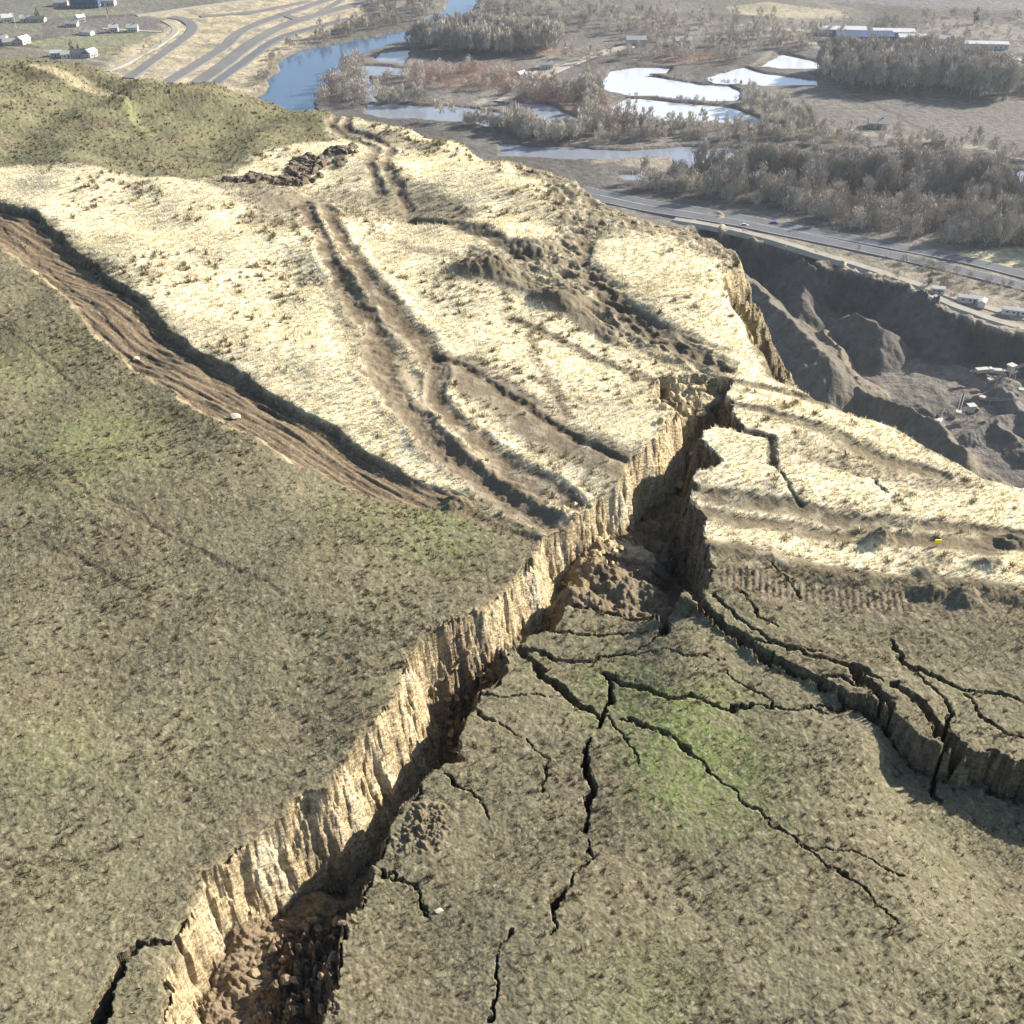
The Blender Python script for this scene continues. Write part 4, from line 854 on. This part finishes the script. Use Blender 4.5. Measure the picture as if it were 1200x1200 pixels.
# trailers by the frontage road
def trailer(u, v, rz, L, label, roof=None):
    x, y = W(u, v, VAL); r = empty('house_trailer', (x, y, val_z(x, y)), R(rz)); tag(r, label, 'trailer', None)
    MB().prism([(-1.6, .6), (1.6, .6), (1.6, 3.2), (-1.6, 3.2)], -L / 2, L / 2).build('body', white, r)
    MB().prism([(-1.8, 3.2), (1.8, 3.2), (0, 3.9)], -L / 2 - .2, L / 2 + .2).build('roof', roofw, r)
    MB().box((0, 0, .35), (L - .6, 2.8, .5)).build('skirt', grey, r)
    for k in (-.3, -.05, .3):
        f = MB().box((k * L, -1.63, 2.1), (1.3, .06, .9)).build('window', grey, r); MB().box((k * L, -1.67, 2.1), (1.1, .03, .7)).build('pane', glass, f)
    MB().box((.12 * L, -1.63, 1.7), (.9, .06, 2.0)).build('door', brownd, r)
    for sx in (-1, 1): MB().tube((sx * L * .3, -1.2, .35), (sx * L * .3, 1.2, .35), .35, n=12).build('wheel', roofd, r)
trailer(1137, 356, -18, 12, 'long white trailer home beside the road above the quarry')
trailer(1188, 370, -18, 11, 'white trailer at the right edge above the quarry')
trailer(1098, 344, -12, 6, 'short white trailer next to the dark evergreen above the quarry')
trailer(1150, 360, 60, 5, 'small white trailer at the right end of the long one')

# cars
def car(u, v, rz, paintm, label):
    x, y = W(u, v, VAL); r = empty('car', (x, y, val_z(x, y) + .35), R(rz)); tag(r, label, 'car')
    MB().prism([(-.9, .35), (.9, .35), (.92, .85), (-.92, .85)], -2.2, 2.2).build('body', paintm, r)
    MB().box((-.15, 0, 1.12), (2.5, 1.6, .55), taper=.8).build('cabin', glass, r); MB().box((-.15, 0, 1.42), (1.9, 1.3, .06)).build('roof', paintm, r)
    for sx in (-1.35, 1.35):
        for sy in (-.85, .85): MB().tube((sx, sy - .1, .33), (sx, sy + .1, .33), .33, n=12).build('wheel', roofd, r)
    for sy in (-.6, .6): MB().box((2.21, sy, .65), (.05, .35, .15)).build('headlight', roofw, r)
car(907, 263.5, -13, mat('car_blue', (.03, .08, .25), .3, .02, 1, .5), 'blue car driving on the far lanes of the highway')
car(872, 266, -13, mat('car_silver', (.5, .5, .52), .3, .02, 1, .5), 'silver car on the near lanes of the highway')

# ================================================================== QUARRY PLANT
steel = mat('worn_cream_steel', (.42, .40, .36), .6, .15, 1); dsteel = mat('dark_steel', (.08, .08, .085), .6, .2, 1); yell = mat('machine_yellow', (.60, .38, .05), .5, .1, 1)
def Q(u, v, z=VAL - 20):
    for _ in range(4):
        x, y = W(u, v, z); z = val_z(x, y)
    return x, y, z
def conveyor(u, v, rz, L, h, label):
    x, y, z = Q(u, v); r = empty('conveyor', (x, y, z), R(rz)); tag(r, label, 'conveyor')
    a = math.atan2(h, L)
    fr = MB()
    for sy in (-.5, .5): fr.tube((0, sy, .8), (L, sy, h + .8), .09).tube((0, sy, 1.5), (L, sy, h + 1.5), .07)
    for k in range(8):
        t = k / 7; fr.tube((L * t, -.5, .8 + h * t), (L * t, -.5, 1.5 + h * t), .05).tube((L * t, .5, .8 + h * t), (L * t, .5, 1.5 + h * t), .05)
    fr.build('truss', steel, r); MB().box((L / 2, 0, h / 2 + 1.2), (math.hypot(L, h), .8, .12), ry=-a).build('belt', dsteel, r)
    for t in (.25, .7):
        for sy in (-.9, .9): MB().tube((L * t, sy, 0), (L * t, sy * .5, .8 + h * t), .09).build('leg', steel, r)
    MB().box((0, 0, 1.7), (1.8, 1.6, 1.3), taper=1.4).build('hopper', steel, r)
conveyor(1160, 448, 20, 16, 5, 'cream conveyor rising to the crusher at the right of the pit')
conveyor(1150, 470, -35, 14, 4, 'conveyor lying across the rubble below the crusher')
conveyor(1196, 462, 160, 15, 5, 'conveyor at the right edge of the pit')
conveyor(1122, 488, 65, 11, 4, 'short conveyor beside the dark heap in the lower pit')
def crusher(u, v, rz, label):
    x, y, z = Q(u, v); r = empty('crusher', (x, y, z), R(rz)); tag(r, label, 'crusher')
    for sx in (-2.2, 2.2):
        for sy in (-1.3, 1.3): MB().tube((sx, sy, 0), (sx * .85, sy * .85, 3.4), .16).build('leg', steel, r)
    MB().box((0, 0, 3.6), (5.6, 3.4, .3)).build('platform', dsteel, r); MB().box((-.6, 0, 4.9), (2.6, 2.2, 2.2), bevel if False else 0).build('jaw_housing', steel, r, bevel=.15)
    MB().box((-.6, 0, 6.6), (2.4, 2.2, 1.1), taper=1.45).build('hopper', steel, r); MB().tube((1.4, -.9, 4.9), (1.4, .9, 4.9), .9, n=16).build('flywheel', dsteel, r)
    MB().box((2.2, .2, 4.5), (1.3, 1.6, 1.4)).build('motor', yell, r, bevel=.1)
crusher(1182, 446, 30, 'cream rock crusher on legs in the right part of the pit'); crusher(1136, 492, 10, 'smaller crusher among rubble in the lower middle of the pit')
def excavator(u, v, rz, label, sc=1.0):
    x, y, z = Q(u, v); r = empty('excavator', (x, y, z), R(rz)); r.scale = (sc,) * 3; tag(r, label, 'excavator')
    for sy in (-1.2, 1.2): MB().prism([(sy - .3, 0), (sy + .3, 0), (sy + .3, .9), (sy - .3, .9)], -2, 2).build('track', dsteel, r, bevel=.2)
    MB().box((-.4, 0, 1.6), (3.4, 2.6, 1.2)).build('body', steel, r, bevel=.15); MB().box((.5, .7, 2.7), (1.4, 1.1, 1.5), taper=.9).build('cab', glass, r)
    MB().tube((1.0, -.3, 2.0), (3.4, -.3, 5.0), .32, .25).build('boom', steel, r); MB().tube((3.4, -.3, 5.0), (5.6, -.3, 2.6), .26, .18).build('stick', steel, r)
    MB().box((5.6, -.3, 1.9), (1.0, 1.2, 1.1), taper=1.3).build('bucket', dsteel, r, bevel=.08)
excavator(1096, 506, 55, 'pale excavator with raised arm beside the dark heap in the pit', 1.1)
def truck(u, v, rz, label):
    x, y, z = Q(u, v); r = empty('dump_truck', (x, y, z), R(rz)); tag(r, label, 'truck')
    MB().box((0, 0, 1.1), (7.5, 1.4, .4)).build('chassis', dsteel, r); MB().box((2.9, 0, 2.1), (1.7, 2.4, 2.0), taper=.92).build('cab', white, r, bevel=.1)
    MB().box((-1.1, 0, 2.3), (5.2, 2.3, 1.7), taper=1.1).build('dump_box', steel, r, bevel=.05); MB().box((3.78, 0, 2.5), (.05, 2.0, .8)).build('windscreen', glass, r)
    for sx in (-3, -1.7, 2.8):
        for sy in (-1.05, 1.05): MB().tube((sx, sy - .18, .55), (sx, sy + .18, .55), .55, n=12).build('wheel', dsteel, r)
truck(1160, 410, 10, 'white dump truck on the upper bench of the pit'); truck(1176, 411, -10, 'second white dump truck, right of the first on the upper bench')

# ================================================================== SMALL THINGS ON THE HILL
def rock_mesh(seed, flat=.7):
    bm = bmesh.new(); bmesh.ops.create_icosphere(bm, subdivisions=3, radius=1); r = random.Random(seed)
    pl = [(Vector((r.uniform(-1, 1), r.uniform(-1, 1), r.uniform(-1, 1))).normalized(), r.uniform(.45, .8)) for _ in range(12)]
    for v in bm.verts:
        for nrm, d in pl:
            k = v.co.dot(nrm) - d
            if k > 0: v.co -= nrm * k * .92
        v.co.z *= flat
    me = bpy.data.meshes.new('rock'); bm.to_mesh(me); bm.free(); return me
basalt = mat('basalt_brown', (.13, .105, .08), .9, .35, 2.5, bump=.4); pale = mat('pale_rock', (.55, .48, .36), .9, .15, 2, bump=.3); clodm = mat('soil_clod', (.24, .18, .11), .95, .3, 5, bump=.5); claym = mat('tan_clay', (.45, .36, .21), .95, .25, 5, bump=.5)
RM = {}
for mm in (basalt, pale, clodm, claym):
    RM[mm.name] = []
    for s_ in range(6):
        me = rock_mesh(s_ * 7 + 3); me.materials.append(mm); RM[mm.name].append(me)
def rock(name, p, s, mm, label, cat, group=None):
    o = bpy.data.objects.new(name, random.choice(RM[mm.name])); COL.objects.link(o); o.location = p + Vector((0, 0, s * .2)); o.scale = (s * random.uniform(.8, 1.4), s * random.uniform(.7, 1.1), s * random.uniform(.7, 1.1)); o.rotation_euler = (random.uniform(-.3, .3), random.uniform(-.3, .3), random.uniform(0, 6.28))
    tag(o, label, cat, group)
rock('pale_rock', ridge_at(275, 490), .33, pale, 'pale rock lying at the lower edge of the bulldozed dirt strip', 'rock')
rock('pale_rock', ridge_at(160, 421), .22, pale, 'small pale rock up the dirt strip from the larger one', 'rock')
rock('pale_rock', ridge_at(515, 1068), .16, pale, 'pale stone on the turf right of the near fissure', 'rock')
for pts, n in (([(262, 210), (300, 205), (345, 212), (340, 218), (300, 216), (265, 216)], 90), ([(340, 190), (360, 180), (378, 186), (380, 205), (350, 216), (330, 212)], 90), ([(380, 178), (415, 170), (422, 185), (395, 196)], 40)):
    P = WL(pts); A_ = np.array(P)
    k = 0
    while k < n:
        x, y = rng.uniform(*A_[:, 0][[A_[:, 0].argmin(), A_[:, 0].argmax()]]), rng.uniform(*A_[:, 1][[A_[:, 1].argmin(), A_[:, 1].argmax()]])
        if not inpoly(np.array([x]), np.array([y]), P)[0]: continue
        i = np.argmin((RY[:, 0] - y) ** 2); j = np.argmin(np.abs(RX[i] - x))
        rock('boulder', Vector((x, y, float(RS[i, j]))), random.uniform(.18, .55), basalt, 'dark brown boulder in the rubble heap below the far green slope', 'boulder', 'boulders of the rubble heap'); k += 1
for pts, n, mm, lb, gr, zz0, s0, s1 in (([(320, 1060), (420, 1045), (410, 1100), (380, 1200), (260, 1200), (290, 1120)], 60, clodm, 'brown soil clod in the rubble filling the near end of the fissure', 'clods in the near rubble', -2.6, .07, .28), ([(505, 800), (540, 770), (600, 765), (585, 800), (548, 850), (520, 840)], 45, clodm, 'brown clod tumbled on the fissure edge at its middle bend', 'clods at the middle bend', -2, .07, .25),
                                      ([(655, 640), (700, 620), (760, 640), (700, 690), (660, 690)], 40, claym, 'tan clay lump on the dropped slab inside the wide part of the fissure', 'clay lumps on the dropped slab', -2.5, .07, .25), ([(760, 520), (800, 500), (830, 520), (800, 590), (760, 600)], 25, claym, 'tan clay lump in the deep bend below the straw slabs', 'clay lumps in the deep bend', -4, .1, .35)):
    P = WL(pts, zz0); A_ = np.array(P); k = 0
    while k < n:
        x, y = rng.uniform(A_[:, 0].min(), A_[:, 0].max()), rng.uniform(A_[:, 1].min(), A_[:, 1].max())
        if not inpoly(np.array([x]), np.array([y]), P)[0]: continue
        i = np.argmin((RY[:, 0] - y) ** 2); j = np.argmin(np.abs(RX[i] - x))
        rock('soil_clod', Vector((x, y, float(RS[i, j]))), random.uniform(s0, s1), mm, lb, 'clod', gr); k += 1
p = ridge_at(1098, 640); r = empty('survey_marker', p); tag(r, 'small yellow survey marker standing in the brown band on the right slab', 'marker')
MB().tube((0, 0, -.1), (0, 0, .3), .02).build('stake', steel, r); MB().box((0, 0, .26), (.28, .05, .2)).build('flag_panel', mat('marker_yellow', (.85, .75, .05), .6, .05, 1), r)
p = ridge_at(1053, 502); r = empty('survey_post', p); tag(r, 'short white post on the rim above the quarry', 'post')
MB().tube((0, 0, -.2), (0, 0, .75), .07).build('post', white, r); MB().box((0, 0, .78), (.2, .2, .06)).build('cap', roofw, r)
def pole(u, v, label):
    x, y = W(u, v, VAL); r = empty('utility_pole', (x, y, val_z(x, y)), R(30)); tag(r, label, 'utility pole')
    MB().tube((0, 0, 0), (0, 0, 13), .22, .15).build('post', white, r); MB().box((0, 0, 12.2), (2.6, .14, .16)).build('crossarm', grey, r)
    for sx in (-1.1, 0, 1.1): MB().tube((sx, 0, 12.28), (sx, 0, 12.6), .06).build('insulator', glass, r)
pole(341, 18, 'pale utility pole beside the new roads near the river bend'); pole(19, 33, 'pale utility pole in the far left fields'); pole(126, 22, 'pale utility pole among the dark trees right of the blue warehouse')

# ================================================================== AIR
hz = MB(); hz.box((0, 2650, -96), (9600, 6600, 262)); 
hm = bpy.data.materials.new('valley_air'); hm.use_nodes = True; t = hm.node_tree; t.nodes.remove(t.nodes['Principled BSDF'])
pv = t.nodes.new('ShaderNodeVolumePrincipled'); pv.inputs['Color'].default_value = (.80, .90, 1, 1); pv.inputs['Density'].default_value = .000065; pv.inputs['Anisotropy'].default_value = .3
t.links.new(pv.outputs[0], t.nodes['Material Output'].inputs['Volume'])
o = hz.build('haze', hm); tag(o, 'thin pale haze over the valley', 'haze', kind='stuff')
print('valley extent', VX.min(), VX.max(), VY.min(), VY.max(), 'z', VZ.min(), 'ridge z', RZ.min(), RZ.max(), RX.min(), RX.max())
